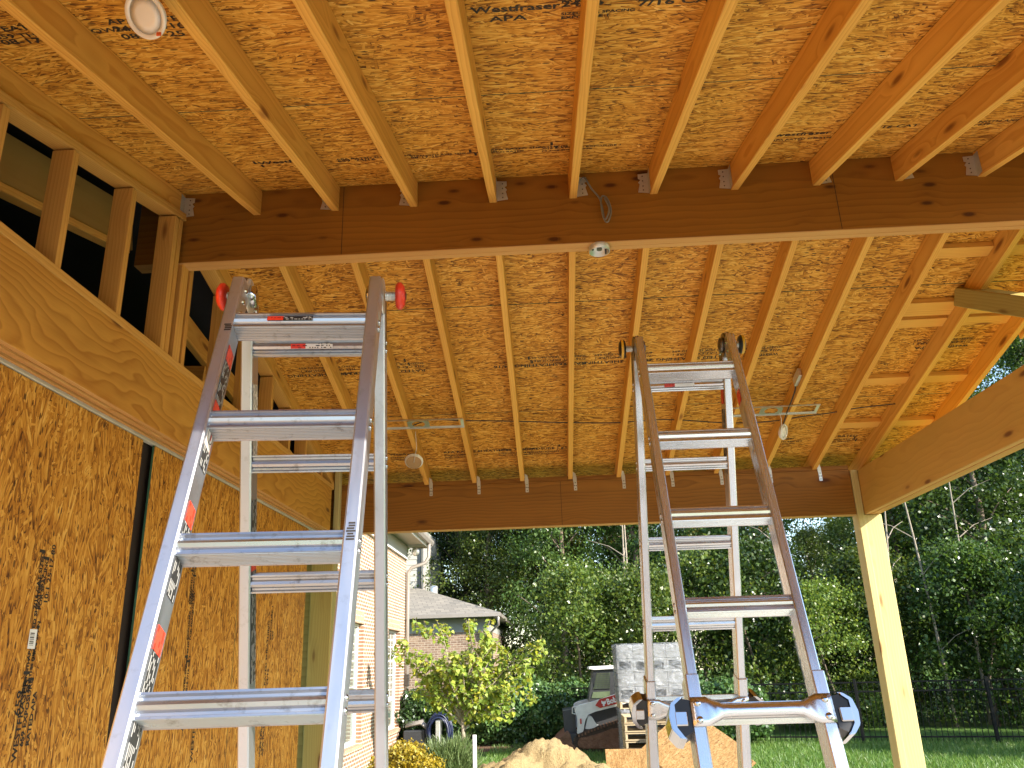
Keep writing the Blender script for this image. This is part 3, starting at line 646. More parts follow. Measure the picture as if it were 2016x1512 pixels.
        for M, h, s0 in secs:
            bm = bmesh.new(); bx(bm, sd*(h+.0145)-.0155, sd*(h+.0145)+.0155, -.026, .026, -.27, -.135, .006); done('hinge_arm', bm, M_STEELD if M is not MF_ else M_ALU, hg, M)
            bm = bmesh.new()
            for dz in (-.165, -.205, -.245): lathe(bm, [(.006, 0), (.005, .003)], 10, M.inverted() @ M @ Matrix.Translation((sd*(h-.001), .0, dz)) @ Matrix.Rotation(-sd*math.pi/2, 4, 'Y'))
            tag(done('rivet', bm, M_CHROME, hg, M), kind='stuff')
        bm = bmesh.new(); lathe(bm, [(.030, 0), (.028, .012), (.016, .016), (.006, .018)], 20, Matrix.Translation((0, 0, -sd*.015)) @ Matrix.Rotation(0 if sd < 0 else math.pi, 4, 'X'))
        done('hinge_cap', bm, M_CHROME if style == 1 else M_STEELD, hg, Rx, True)
        # knob on the outside, on a sprung pin
        o2 = Matrix.Translation((0, 0, sd*.018)) @ Matrix.Rotation(0 if sd > 0 else math.pi, 4, 'X')
        bm = bmesh.new()
        for k in range(7): lathe(bm, [(.010, k*.004), (.0135, k*.004+.002), (.010, k*.004+.004)], 14, o2, False)
        done('pin_spring', bm, M_GALV, hg, Rx, True)
        bm = bmesh.new(); pr = [(.014, .026), (.030, .028), (.036, .034), (.036, .042), (.026, .050), (.010, .053)]
        lathe(bm, pr, 24, o2); kb = done('hinge_knob', bm, M_RED if style == 1 else M_BLACK, hg, Rx, True)
        bm = bmesh.new(); lathe(bm, [(.0365, .036), (.0372, .038), (.0372, .043), (.0365, .045)], 24, o2, False) if style == 2 else lathe(bm, [(.012, .0535), (.010, .0545)], 16, o2)
        done('knob_trim', bm, M_YEL if style == 2 else M_BLACK, kb, Rx, True)
    return lad, secs
L1, S1 = make_ladder('folding_ladder', (-.591, 1.9025, Z(1.058)), .1024, .3865, .2576, .1556, .1560, .2912, .2627, 1, 'scuffed aluminium folding ladder with red hinge knobs, nearest the left wall')
L2, S2 = make_ladder('folding_ladder', (.5362, 2.9377, Z(1.272)), .0174, .3572, .2907, .1560, .1575, .2961, .2809, 2, 'shiny aluminium folding ladder with black and yellow hinge knobs, in front of the treated post')
# rail stickers
def rail_label(M, h, side, s, L, mat, parent, inner=True, name='warning_label', wdt=.040):
    bm = bmesh.new(); x = side*(h-.0012) if inner else side*(h+.0295)
    # local x of the label runs along the rail
    Ml = M @ Matrix.Translation((x, 0, -s-L/2)) @ Matrix.Rotation(math.pi/2, 4, 'Y') 
    bx(bm, -L/2, L/2, -wdt/2, wdt/2, -.0005, .0005)
    return done(name, bm, mat, parent, Ml)
def lab2(name, base, ink, sx, sy, thr):     # label with rows along local x
    t = NT(name); c = t.n('TexCoord').outputs['Object']; sp = t.n('SeparateXYZ', {0: c})
    row = t.math('LESS_THAN', t.math('FRACT', t.math('MULTIPLY', sp.outputs[1], sy)), .5)
    wn = t.n('TexWhiteNoise', {'Vector': t.vm('FLOOR', t.vm('MULTIPLY', c, (sx, sy, 0)))}).outputs[0]
    k = t.math('MULTIPLY', row, t.math('GREATER_THAN', wn, thr))
    return t.bsdf(t.mix(k, (*base, 1), (*ink, 1)), .45)
ML_B = lab2('rail_label_black', (.02, .02, .02), (.38, .37, .35), 110, 150, .45); ML_R = lab2('rail_label_red', (.68, .06, .03), (.35, .02, .01), 90, 110, .6)
ML_W = lab2('rail_label_white', (.66, .60, .52), (.10, .07, .05), 140, 120, .35); ML_WR = lab2('rail_label_warn', (.74, .66, .60), (.45, .05, .03), 60, 60, .6)
Mf, hf, s0f = S1[0]; Mr_, hr_, s0r = S1[1]
for s, L, m in ((.37, .045, ML_R), (.416, .12, ML_B), (.537, .035, ML_R), (.573, .085, ML_WR), (.66, .05, ML_B), (.80, .045, ML_R), (.846, .155, ML_B), (1.06, .045, ML_R), (1.106, .22, ML_B)): rail_label(Mf, hf, -1, s, L, m, L1)
for s, L, m in ((.36, .22, ML_W), (.66, .12, ML_B), (.80, .04, ML_R), (.84, .28, ML_B)): rail_label(Mr_, hr_, -1, s, L, m, L1, wdt=.045)
# pictogram ring on the white warning label
bm = bmesh.new()
for k in range(20):
    a0, a1 = k*math.pi/10, (k+1)*math.pi/10
    v = [bm.verts.new((r*math.cos(a), r*math.sin(a)*.9, .0008)) for r, a in ((.0165, a0), (.019, a0), (.019, a1), (.0165, a1))]; bm.faces.new(v)
bx(bm, -.017, .017, -.0012, .0012, .0006, .0008)
done('pictogram', bm, M_INK, L1, Mf @ Matrix.Translation((-(hf-.0012), 0, -.625)) @ Matrix.Rotation(math.pi/2, 4, 'Y'))
# black marker marks on the front of the rails
def scrib(M, x, s, parent, seed, n=5, y=-.0335):
    rg = random.Random(seed); bm = bmesh.new()
    for k in range(n):
        z = -s+k*.006; bx(bm, x-.008+rg.random()*.004, x+.006+rg.random()*.005, y-.0004, y, z, z+.0035)
    done('marker_mark', bm, M_INK, parent, M)
scrib(Mf, hf+.014, .905, L1, 3, 7); scrib(Mf, -hf-.010, .335, L1, 5, 4)
M2f, h2f, s2f = S2[0]; M2r, h2r, s2r = S2[1]
for s, L, m in ((.40, .05, ML_R), (.50, .16, M_GALV)): rail_label(M2f, h2f, 1, s, L, m, L2)
for s, L, m in ((.30, .06, ML_R), (.38, .25, ML_B)): rail_label(M2r, h2r, 1, s, L, m, L2)
# 'D LOCKS' caution strip on the front of the right outer rail
yf = -.0405; sl_ = 1.675; xc = h2f+.0175
bm = bmesh.new(); prism(bm, [Vector((xc+a, yf, -sl_-b)) for a, b in ((-.0125, .02), (0, .0), (.0125, .02), (.0125, .26), (-.0125, .26))], Vector((0, -.0006, 0)), Vector((0, 0, 0)))
ls = done('caution_strip', bm, M_BLACK, L2, M2f)
bm = bmesh.new(); prism(bm, [Vector((xc+a, yf-.0008, -sl_-b)) for a, b in ((-.009, .024), (0, .007), (.009, .024))], Vector((0, -.0006, 0)), Vector((0, 0, 0))); done('caution_triangle', bm, M_YEL, ls, M2f)
R3 = M2f.to_3x3()
text('caution_text', 'D LOCKS', M_WHITE, ls, M2f @ Vector((xc+.008, yf-.0016, -sl_-.115)), R3 @ Vector((0, 0, 1)), R3 @ Vector((-1, 0, 0)), .022, 0, .85, .0006)

# ================================================================ ELECTRICAL BITS
PFar = Vector((0, YR+WR, zf(YR+WR)-.143)); 
def bracket(px0, py0, px1, py1, holeu, label):
    A = at_plane(px0, py0, PFar, nF); B = at_plane(px1, py1, PFar, nF); x = (B-A).normalized(); L = (B-A).length; wd = .105
    root = empty('mounting_bracket', A, label, 'bracket', 'galvanised light brackets nailed under the rafters'); M = frame(A, x, nF)
    for s in (-1, 1):
        bm = bmesh.new(); bx(bm, 0, L, s*wd/2-.009, s*wd/2+.009, -.003, -.001); bx(bm, 0, L, s*wd/2+s*.007, s*wd/2+s*.009, -.012, -.001); done('slide_rail', bm, M_GALV, root, M)
    for e in (0, L-.022):
        bm = bmesh.new(); bx(bm, e, e+.022, -wd/2-.0085, wd/2+.0085, -.0052, -.0032); done('end_strap', bm, M_GALV, root, M)
    # plate with a round hole
    bm = bmesh.new(); cx = L*holeu; n = 32; r = .062; hx, hy = .082, wd/2-.006
    inn = [bm.verts.new((cx+r*.78*math.cos(a)*1.0, r*.66*math.sin(a), -.0075)) for a in [k*2*math.pi/n for k in range(n)]]
    outv = []
    for k in range(n):
        a = k*2*math.pi/n; c, s = math.cos(a), math.sin(a); q = min(hx/abs(c) if abs(c) > 1e-6 else 9, hy/abs(s) if abs(s) > 1e-6 else 9); outv.append(bm.verts.new((cx+q*c, q*s, -.0075)))
    for k in range(n): bm.faces.new((inn[k], inn[(k+1) % n], outv[(k+1) % n], outv[k]))
    bmesh.ops.solidify(bm, geom=bm.faces[:], thickness=.0015)
    done('hole_plate', bm, M_GALV, root, M); return root
bracket(735, 836, 913, 831, .50, 'galvanised light bracket behind the left ladder')
bracket(1432, 811, 1611, 803, .48, 'galvanised light bracket beside the right ladder')
def cable(name, pts, r, mat, label, cat, group=None):
    bm = bmesh.new(); P = [Vector(p) for p in pts]; Q = []
    for i in range(len(P)-1):
        a = P[max(i-1, 0)]; b, c = P[i], P[i+1]; d = P[min(i+2, len(P)-1)]
        for k in range(6):
            t = k/6; Q.append(.5*((2*b)+(c-a)*t+(2*a-5*b+4*c-d)*t*t+(3*b-a-3*c+d)*t**3))
    Q.append(P[-1]); tube(bm, Q, r, 8); o = done(name, bm, mat, None, None, True); return tag(o, label, cat, group)
PC = Vector((0, YR+WR, zf(YR+WR)-.06))
cp = [at_plane(px, py, PC, nF) for px, py in ((812, 838), (850, 826), (905, 828), (1000, 829), (1120, 832), (1215, 832), (1310, 826), (1420, 832), (1480, 832), (1530, 828), (1580, 820), (1640, 812), (1690, 803), (1772, 794))]
cable('cable', cp, .0045, M_CABLE, 'dark cable strung through the far rafters between the two brackets', 'cable')
cp = [Vector((X0+S*5+.03, YR-.01, ZRT-.06)), at_y(1150, 350, YR-.02), at_y(1165, 372, YR-.025), at_y(1180, 390, YR-.03), at_y(1186, 412, YR-.035), at_y(1190, 432, YR-.04), at_y(1197, 436, YR-.05), at_y(1203, 415, YR-.05), at_y(1196, 392, YR-.045), at_y(1186, 386, YR-.035), at_y(1183, 400, YR-.04), at_y(1188, 428, YR-.045), at_y(1194, 430, YR-.05), at_y(1199, 410, YR-.055), at_y(1190, 390, YR-.05)]
cable('cable', cp, .0048, M_GREYC, 'looped end of grey cable hanging on the dark ridge beam', 'cable')
# round metal ceiling box under the ridge beam
c = at_z(1180, 492, ZRB-.022); bx_ = empty('ceiling_box', c, 'round metal electrical box fixed under the ridge beam', 'electrical box')
bm = bmesh.new(); lathe(bm, [(.052, .019), (.052, -.012), (.049, -.012), (.049, .014), (.002, .015)], 32, Matrix.Translation(c), False); done('box_shell', bm, M_GALV, bx_, None, True)
bm = bmesh.new(); lathe(bm, [(.014, -.0), (.012, .012), (.004, .013)], 16, Matrix.Translation(c)); 
for a in (.6, 3.7): lathe(bm, [(.005, -.012), (.005, .013)], 8, Matrix.Translation(c+Vector((.04*math.cos(a), .04*math.sin(a), 0))))
done('knockout', bm, M_STEELD, bx_)
def wafer(c, n, r, label, wire_to=None, group='thin recessed lamps hanging by their wires', face=True):
    root = empty('recessed_lamp', c, label, 'lamp', group); n = Vector(n).normalized(); a = n.orthogonal().normalized(); M = frame(c, a, n)
    bm = bmesh.new(); lathe(bm, [(r*.78, -.001), (r*.80, -.004), (r*.97, -.006), (r, -.003), (r, .002), (r*.86, .004), (r*.84, .018), (.0, .019)][:7], 40, M, False); done('trim_ring', bm, M_WHITE, root, None, True)
    bm = bmesh.new(); lathe(bm, [(r*.795, -.0015), (r*.4, -.0030), (.002, -.0034)], 40, M); done('diffuser', bm, M_DIFF, root, None, True)
    bm = bmesh.new(); lathe(bm, [(r*.835, .003), (r*.835, .017), (.002, .0175)], 32, M); done('heat_sink', bm, M_WARMLIT, root)  # tan colour stands in for warm light falling on the lamp
    if wire_to is not None:
        bm = bmesh.new(); p0 = Vector(c)+n*.018; p1 = Vector(wire_to); mid = (p0+p1)/2+Vector((.015, .0, 0)); tube(bm, [p0, p0*.6+mid*.4, mid, mid*.4+p1*.6, p1], .0018, 6); done('wire', bm, M_WHITE2, root, None, True)
    return root
PN = Vector((0, YR, zn(YR)-.20))
c = at_y(287, 30, 1.72)
root = wafer(c, (.20, .55, .62), .062, 'white round recessed lamp dangling in front of the rafters at top left', c+Vector((-.05, .12, .12)))
bm = bmesh.new(); tq = at_y(312, 66, 1.73); bx(bm, tq.x-.006, tq.x+.006, tq.y, tq.y+.004, tq.z-.005, tq.z+.005); done('pull_tab', bm, M_ORANGE, root)
P = at_plane(815, 908, Vector((0, YR+WR, zf(YR+WR)-.22)), nF); wafer(P, (.05, -.45, -.55), .072, 'warm-lit recessed lamp hanging on its wire behind the left ladder', at_plane(818, 850, PFar, nF))
P = at_plane(1543, 850, Vector((0, YR+WR, zf(YR+WR)-.19)), nF); root = wafer(P, (-.75, .55, .3), .062, 'recessed lamp hanging on a thin wire beside the right ladder', at_plane(1530, 800, PFar, nF))
jb = empty('junction_box', at_plane(1572, 755, PC, nF), 'small metal driver box fixed to the side of a far rafter', 'electrical box')
xj = X0+S*9-RW/2-.013; bm = bmesh.new(); pj = at_x(1572, 757, xj); Mj = frame((xj, pj.y, zf(pj.y)-.07), (0, 1, -MF), nF)
bm = bmesh.new(); bx(bm, -.07, .07, -.012, .012, -.032, .032, .003); done('box_shell', bm, M_GALV, jb, Mj)
bm = bmesh.new(); bx(bm, .071, .0725, -.010, .010, -.026, .026); done('box_label', bm, M_LWHT, jb, Mj)
cable('cable', [Mj @ Vector((.072, .0, -.01)), Mj @ Vector((.12, -.006, -.03)), at_plane(1558, 790, PFar, nF), at_plane(1549, 812, PFar, nF), at_plane(1542, 835, PFar, nF)], .005, M_CABLE, 'short dark lead running from the driver box down to the bracket', 'cable')
#PART2
# ================================================================ BRICK HOUSE
def brick_mat(name, c1, c2, mo, uaxis='y', bw=.203, rh=.0677, soldier=False):
    t = NT(name); c = t.n('TexCoord').outputs['Object']; sp = t.n('SeparateXYZ', {0: c})
    u = t.math('ADD', sp.outputs[0], sp.outputs[1]) if uaxis == 'xy' else sp.outputs[1 if uaxis == 'y' else 0]
    a, b = (sp.outputs[2], u) if soldier else (u, sp.outputs[2])
    v = t.n('CombineXYZ', {0: a, 1: b}).outputs[0]
    br = t.n('TexBrick', {'Vector': v, 'Color1': (*c1, 1), 'Color2': (*c2, 1), 'Mortar': (*mo, 1), 'Scale': 1., 'Mortar Size': .011, 'Mortar Smooth': .1, 'Bias': -.15, 'Brick Width': bw, 'Row Height': rh})
    # dark flashed bricks: same cell lattice
    rown = t.math('FLOOR', t.math('DIVIDE', b, rh)); colu = t.math('FLOOR', t.math('DIVIDE', t.math('ADD', a, t.math('MULTIPLY', t.math('MODULO', rown, 2.), bw/2)), bw))
    wn = t.n('TexWhiteNoise', {'Vector': t.n('CombineXYZ', {0: colu, 1: rown}).outputs[0]}).outputs[0]
    dk = t.math('MULTIPLY', t.math('GREATER_THAN', wn, .72), t.math('LESS_THAN', br.outputs['Fac'], .5))
    col = t.mix(t.math('MULTIPLY', dk, .6), br.outputs['Color'], (.17, .105, .075, 1))
    nz = t.noise(c, 22., 4, .65).outputs[0]; k = t.n('MapRange', {0: nz, 1: .3, 2: .7, 3: .8, 4: 1.18}).outputs[0]
    col = t.mix(1., col, t.n('CombineColor', {0: k, 1: k, 2: k}).outputs[0], 'MULTIPLY')
    return t.bsdf(col, .85, 0, t.math('SUBTRACT', t.math('MULTIPLY', nz, .3), br.outputs['Fac']), .8, .008, .25)
MB_R = brick_mat('brick_red', (.34, .175, .105), (.26, .135, .085), (.62, .55, .43)); MB_S = brick_mat('brick_soldier', (.38, .19, .10), (.32, .15, .08), (.60, .52, .38), soldier=True)
MB_T = brick_mat('brick_tan', (.32, .22, .15), (.24, .16, .115), (.42, .34, .26), 'xy')
def glass_mat():
    t = NT('window_glass'); c = t.n('TexCoord').outputs['Object']; nz = t.noise(c, 1.2, 2).outputs[0]
    return t.bsdf((.10, .13, .11), .04, 0, nz, .12, .02, .8)
M_GLASS = glass_mat(); M_BLIND = plain('window_blind', (.55, .58, .50), .6)
M_FRIEZE = plain('frieze_paint', (.36, .37, .34), .6, 0, .05); M_SOFFIT = plain('soffit_paint', (.50, .43, .33), .6, 0, .05); M_GUT = plain('gutter_grey', (.36, .32, .28), .35, .3, .06)
def shingle_mat():
    t = NT('shingles'); c = t.n('TexCoord').outputs['Object']; sp = t.n('SeparateXYZ', {0: c})
    v = t.n('CombineXYZ', {0: t.math('ADD', sp.outputs[0], t.math('MULTIPLY', sp.outputs[1], .3)), 1: t.math('MULTIPLY', sp.outputs[2], 2.4)}).outputs[0]
    br = t.n('TexBrick', {'Vector': v, 'Color1': (.27, .24, .20, 1), 'Color2': (.17, .155, .135, 1), 'Mortar': (.09, .08, .07, 1), 'Scale': 1., 'Mortar Size': .01, 'Brick Width': .30, 'Row Height': .145})
    nz = t.noise(c, 9., 4, .7).outputs[0]; col = t.mix(t.math('MULTIPLY', nz, .5), br.outputs['Color'], (.30, .27, .22, 1))
    return t.bsdf(col, .9, 0, nz, .4, .01, .2)
M_SHIN = shingle_mat()
C0 = at_z(795, 1470, 0.); XB, YB = C0.x, C0.y
ZT = at_x(802, 1102, XB).z                     # top of the brick, under the frieze
house = empty('brick_house', (XB-3, YB-4, 0), 'red brick house with tall white windows and a downspout, beyond the left ladder', 'house')
yf1, yn1 = at_x(786, 1340, XB).y, at_x(763, 1340, XB).y; wz1, wz0 = at_x(775, 1240, XB).z, at_x(775, 1437, XB).z
yf2 = at_x(713, 1340, XB).y; wd_ = yf1-yn1; dy_ = yf1-yf2
wins = [(yf1-k*dy_-wd_, yf1-k*dy_) for k in range(4)]
Y0B = 8.3
def hb_(name, y0, y1, z0, z1, mat=MB_R, x0=None, x1=None, par=house):
    bm = bmesh.new(); bx(bm, XB-.25 if x0 is None else x0, XB if x1 is None else x1, y0, y1, z0, z1); return done(name, bm, mat, par)
LT = .22
prev = YB
wins = [w_ for w_ in wins if w_[0] > Y0B+.3]
for (a, b) in wins:
    hb_('brick_wall', b, prev, -.1, ZT); hb_('brick_wall', a, b, -.1, wz0-.07); hb_('brick_wall', a, b, wz1+LT, ZT)
    hb_('brick_lintel', a-.0, b+.0, wz1, wz1+LT, MB_S, XB-.25, XB+.006); hb_('brick_sill', a-.02, b+.02, wz0-.07, wz0, MB_S, XB-.25, XB+.035); prev = a
hb_('brick_wall', Y0B, prev, -.1, ZT)
bm = bmesh.new(); bx(bm, XB-6, XB-.26, YB-.12, YB, -.1, ZT); done('brick_wall', bm, MB_T, house)
bm = bmesh.new(); bx(bm, XB-6, XB-.26, Y0B, Y0B+.12, -.1, ZT); done('brick_wall', bm, MB_T, house)
bm = bmesh.new(); bx(bm, XB-6, XB-.5, Y0B+.2, YB-.2, -.1, ZT); done('inner_core', bm, M_DARK, house)
for (a, b) in wins:
    win = None; xf = XB-.10; zm = wz0+(wz1-wz0)*.30
    bm = bmesh.new()
    for q in ((a, a+.07, wz0, wz1), (b-.07, b, wz0, wz1), (a+.07, b-.07, wz0, wz0+.07), (a+.07, b-.07, wz1-.06, wz1), (a+.07, b-.07, zm-.045, zm+.045)):
        bx(bm, xf-.06, xf, *q)
    win = done('window', bm, M_WHITE2, house)
    hb_('window_pane', a+.07, b-.07, zm+.045, wz1-.06, M_GLASS, xf-.04, xf-.03, win); hb_('window_pane', a+.07, b-.07, wz0+.07, zm-.045, M_GLASS, xf-.05, xf-.04, win)
    hb_('window_blind', a+.05, b-.05, wz0+.05, wz1-.05, M_BLIND, xf-.12, xf-.11, win)
    n_ = 5
    for k in range(1, 9):
        z = zm+.045+(wz1-zm-.1)*k/9; hb_('muntin', a+.071, b-.071, z-.008, z+.008, M_WHITE2, xf-.038, xf-.026, win)
    for k in (1, 2): hb_('muntin', a+(b-a)*k/3-.008, a+(b-a)*k/3+.008, zm+.046, wz1-.061, M_WHITE2, xf-.0385, xf-.0255, win)
hb_('frieze_board', Y0B, YB+.02, ZT, ZT+.34, M_FRIEZE, XB-.2, XB+.03); hb_('frieze_trim', Y0B, YB+.02, ZT-.03, ZT+.03, M_WHITE2, XB-.1, XB+.06)
OV = .52
hb_('soffit', Y0B, YB+.5, ZT+.342, ZT+.36, M_SOFFIT, XB-.2, XB+OV-.02)
hb_('fascia', Y0B, YB+.5, ZT+.30, ZT+.50, M_WHITE2, XB+OV-.018, XB+OV)
bm = bmesh.new(); pr = [(0, 0), (.09, 0), (.10, .02), (.125, .07), (.125, .125), (.115, .125), (.115, .075), (.088, .012), (.008, .012), (.008, .12), (0, .12)]
prism(bm, [Vector((XB+OV+.002+a, Y0B, ZT+.36+b)) for a, b in pr], Vector((0, 0, 0)), Vector((0, YB+.48-Y0B, 0))); done('gutter', bm, M_GUT, house)
bm = bmesh.new(); prism(bm, [Vector((XB+OV, Y0B, ZT+.50)), Vector((XB-4, Y0B, ZT+2.6)), Vector((XB-4, Y0B, ZT+2.5)), Vector((XB+OV, Y0B, ZT+.44))], Vector((0, 0, 0)), Vector((0, YB+.5-Y0B, 0))); done('roof', bm, M_SHIN, house)
bm = bmesh.new(); prism(bm, [Vector((XB+OV, YB+.49, ZT+.32)), Vector((XB+OV, YB+.49, ZT+.48)), Vector((XB-4, YB+.49, ZT+2.48)), Vector((XB-4, YB+.49, ZT+2.28)), Vector((XB+.1, YB+.49, ZT+.32))], Vector((0, 0, 0)), Vector((0, .03, 0))); done('rake_board', bm, M_SOFFIT, house)
bm = bmesh.new(); prism(bm, [Vector((XB+OV, YB, ZT+.34)), Vector((XB-4, YB, ZT+2.38)), Vector((XB-4, YB, ZT+.30))], Vector((0, -.1, 0)), Vector((0, .0, 0))); done('gable_wall', bm, M_FRIEZE, house)
# downspout: elbow from the gutter to the corner
bm = bmesh.new(); xd, yd = XB+.07, YB-.10
tube(bm, [(XB+OV+.06, yd+.1, ZT+.37), (XB+OV+.06, yd+.08, ZT+.02), (XB+OV-.02, yd+.05, ZT-.12), (XB+.16, yd, ZT-.24), (xd, yd, ZT-.36), (xd, yd, ZT-1), (xd, yd, .45)], .045, 10); ds = done('downspout', bm, M_GUT, house, None, True)
bm = bmesh.new()
for k in range(10): lathe(bm, [(.055, .05+k*.045), (.07, .07+k*.045), (.055, .095+k*.045)], 14, Matrix.Translation((xd, yd, 0)), False)
done('drain_boot', bm, M_RUB, ds)
bm = bmesh.new(); bx(bm, xd-.06, xd+.055, yd-.06, yd+.06, 1.35, 1.62, .01); done('strap', bm, M_STEELD, ds)
bm = bmesh.new(); lathe(bm, [(.06, 0), (.08, .02), (.10, .12), (.07, .14)], 16, Matrix.Translation((XB+.26, YB-.05, ZT+.18)) @ Matrix.Rotation(1.9, 4, 'X')); done('flood_light', bm, M_GALV, house, None, True)

# ================================================================ NEIGHBOUR HOUSE
YNB = 26.5
nb = empty('neighbour_house', (-6, YNB+3, 0), 'tan brick house with grey shingled hip roof behind the small yellow green tree', 'house')
E1 = at_y(985, 1206, YNB-.45); ze = E1.z; xe = E1.x; xw = at_y(966, 1250, YNB).x
bm = bmesh.new(); bx(bm, -14, xw, YNB, YNB+8, -.1, ze-.52); done('brick_wall', bm, MB_T, nb)
bm = bmesh.new(); bx(bm, -14, xw-.01, YNB+.02, YNB+7.9, ze-.52, ze-.02); done('frieze_board', bm, M_FRIEZE, nb)
bm = bmesh.new(); bx(bm, -14, xe-.06, YNB-.40, YNB+8.4, ze-.06, ze-.03); done('soffit', bm, M_FRIEZE, nb)
bm = bmesh.new(); bx(bm, -14, xe, YNB-.47, YNB-.41, ze-.11, ze+.02, .01); bx(bm, xe-.06, xe, YNB-.409, YNB+8.4, ze-.11, ze+.02, .01); done('gutter', bm, M_GUT, nb)
K = 4.2; P_ = .36
bm = bmesh.new(); v = [bm.verts.new(q) for q in ((-14, YNB-.45, ze+.01), (xe-.01, YNB-.45, ze+.01), (xe-.01, YNB+8.4, ze+.01), (-14, YNB+8.4, ze+.01), (-14, YNB-.45+K, ze+K*P_), (xe-K, YNB-.45+K, ze+K*P_))]
for q in ((0, 1, 5, 4), (1, 2, 5), (2, 3, 4, 5), (0, 4, 3), (0, 3, 2, 1)): bm.faces.new([v[i] for i in q])
done('roof', bm, M_SHIN, nb)
bm = bmesh.new(); tube(bm, [(xe-.07, YNB-.43, ze-.05), (xe-.07, YNB-.40, ze-.35), (xw+.03, YNB-.06, ze-.55), (xw+.03, YNB-.06, .2)], .04, 8); done('downspout', bm, M_GUT, nb, None, True)
def vent(px, py, Y):
    p = at_y(px, py, Y); bm = bmesh.new(); lathe(bm, [(.05, -.4), (.05, 0), (.13, .01), (.14, .03), (.14, .30), (.05, .33)], 16, Matrix.Translation(p)); done('roof_vent', bm, M_GALV, nb, None, True)
vent(854, 1172, YNB+2.3)
# upper siding box
us = at_y(805, 1165, YNB+2.6); ux = at_y(829, 1150, YNB+2.6).x
for k in range(14):
    z = us.z-.6+k*.19
    bm = bmesh.new(); prism(bm, [Vector((-12, YNB+2.6, z)), Vector((-12, YNB+2.575, z)), Vector((-12, YNB+2.592, z+.195)), Vector((-12, YNB+2.6, z+.195))], Vector((0, 0, 0)), Vector((ux+12-.13, 0, 0))); done('siding_board', bm, M_WHITE2 if False else plain('siding', (.40, .38, .33), .6, 0, .05), nb)
bm = bmesh.new(); bx(bm, -12, ux-.005, YNB+2.61, YNB+8, us.z-.8, us.z+2.3); done('upper_wall', bm, M_FRIEZE, nb)
bm = bmesh.new(); bx(bm, ux-.13, ux, YNB+2.56, YNB+2.70, us.z-.6, us.z+2.2, .01); done('corner_board', bm, M_STEELD, nb)
bm = bmesh.new(); tube(bm, [(ux+.10, YNB+2.5, us.z+2.1), (ux+.10, YNB+2.5, us.z-.3)], .06, 10); done('downspout', bm, M_GUT, nb)

# ================================================================ YARD THINGS
def blob(px, py, Y, px2=None): return at_y(px, py, Y)
rng = np.random.default_rng(11)
# --- fence
M_FEN = plain('fence_black', (.004, .004, .004), .6, 0, .1, 9., .25)
def fence(x0, x1, y0, y1, label, hgt=1.22):
    L = math.hypot(x1-x0, y1-y0); root = empty('garden_fence', (x0, y0, 0), label, 'fence', 'black metal fence runs'); M = frame((x0, y0, 0), (x1-x0, y1-y0, 0), (0, 0, 1))
    n = max(1, round(L/2.4))
    for k in range(n+1): bm = bmesh.new(); x = L*k/n; bx(bm, x-.03, x+.03, -.03, .03, 0, hgt+.05, .004); done('post', bm, M_FEN, root, M)
    for z in (.14, hgt-.20, hgt-.02): bm = bmesh.new(); bx(bm, 0, L, -.014, .014, z-.015, z+.015); done('rail', bm, M_FEN, root, M)
    bm = bmesh.new(); k = .1
    while k < L: bx(bm, k-.006, k+.006, -.006, .006, .06, hgt); k += .105
    tag(done('pickets', bm, M_FEN, root, M), kind='stuff')
FR = at_z(1500, 1463, 0); FR2 = at_z(2010, 1473, 0); FM = at_z(1000, 1458, 0)
fence(1.5, 13.5, FR.y+.6, FR2.y-.6, 'black metal picket fence along the dark lawn at right')
fence(-6.5, 1.4, FM.y+.3, FR.y+.62, 'black metal picket fence seen through gaps in the hedge')
# --- mulch bed
def soil_mat(name, a, b, sc=30.):
    t = NT(name); c = t.n('TexCoord').outputs['Object']; n1 = t.noise(c, sc, 5, .7).outputs[0]; n2 = t.noise(c, 2.5, 3).outputs[0]
    return t.bsdf(t.mix(t.math('ADD', t.math('MULTIPLY', n1, .8), t.math('MULTIPLY', t.math('SUBTRACT', n2, .5), .5)), (*a, 1), (*b, 1)), .95, 0, t.math('ADD', n1, t.math('MULTIPLY', n2, 1.)), .9, .05, .15)
M_MUL = soil_mat('mulch', (.06, .035, .022), (.24, .15, .09)); M_SAND = soil_mat('sand', (.26, .175, .075), (.46, .345, .175), 26.)
bm = bmesh.new()
for i in range(25):
    for j in range(7):
        x = -5.2+i*.28; y = FM.y-3.0+j*.5; bm.verts.new((x, y, .03+.05*noise.noise((x*1.7, y*1.9, 0))+(.0 if 0 < j < 6 and 0 < i < 24 else -.08)))
bm.verts.ensure_lookup_table()
for i in range(24):
    for j in range(6): bm.faces.new([bm.verts[k] for k in (i*7+j, (i+1)*7+j, (i+1)*7+j+1, i*7+j+1)])
tag(done('mulch_bed', bm, M_MUL), kind='structure')
# --- sand pile
bm = bmesh.new(); NX, NY = 110, 90; c1 = at_y(1088, 1452, 14.2); c2 = at_y(985, 1475, 13.6)
def hgt(x, y):
    h = (c1.z*.80)*math.exp(-(((x-c1.x)/.75)**2+((y-c1.y)/.9)**2)*1.1)+.42*math.exp(-(((x-c2.x)/.8)**2+((y-c2.y)/.9)**2)*1.1)+.25*math.exp(-(((x-c1.x-.6)/.7)**2+((y-13.3)/.9)**2))
    l = noise.fractal((x*2.1, y*2.1, 3), 1., 2., 5)*.13+noise.fractal((x*6, y*6, 8), .7, 2.1, 5)*.06
    rid = abs(noise.noise((x*1.6+5, y*1.9, 1)))*.20
    return (h+(l-rid)*min(1, h*3))-.05
for i in range(NX+1):
    for j in range(NY+1):
        x = c2.x-1.6+i*(4.2/NX); y = 11.8+j*(4.6/NY); bm.verts.new((x, y, hgt(x, y)))
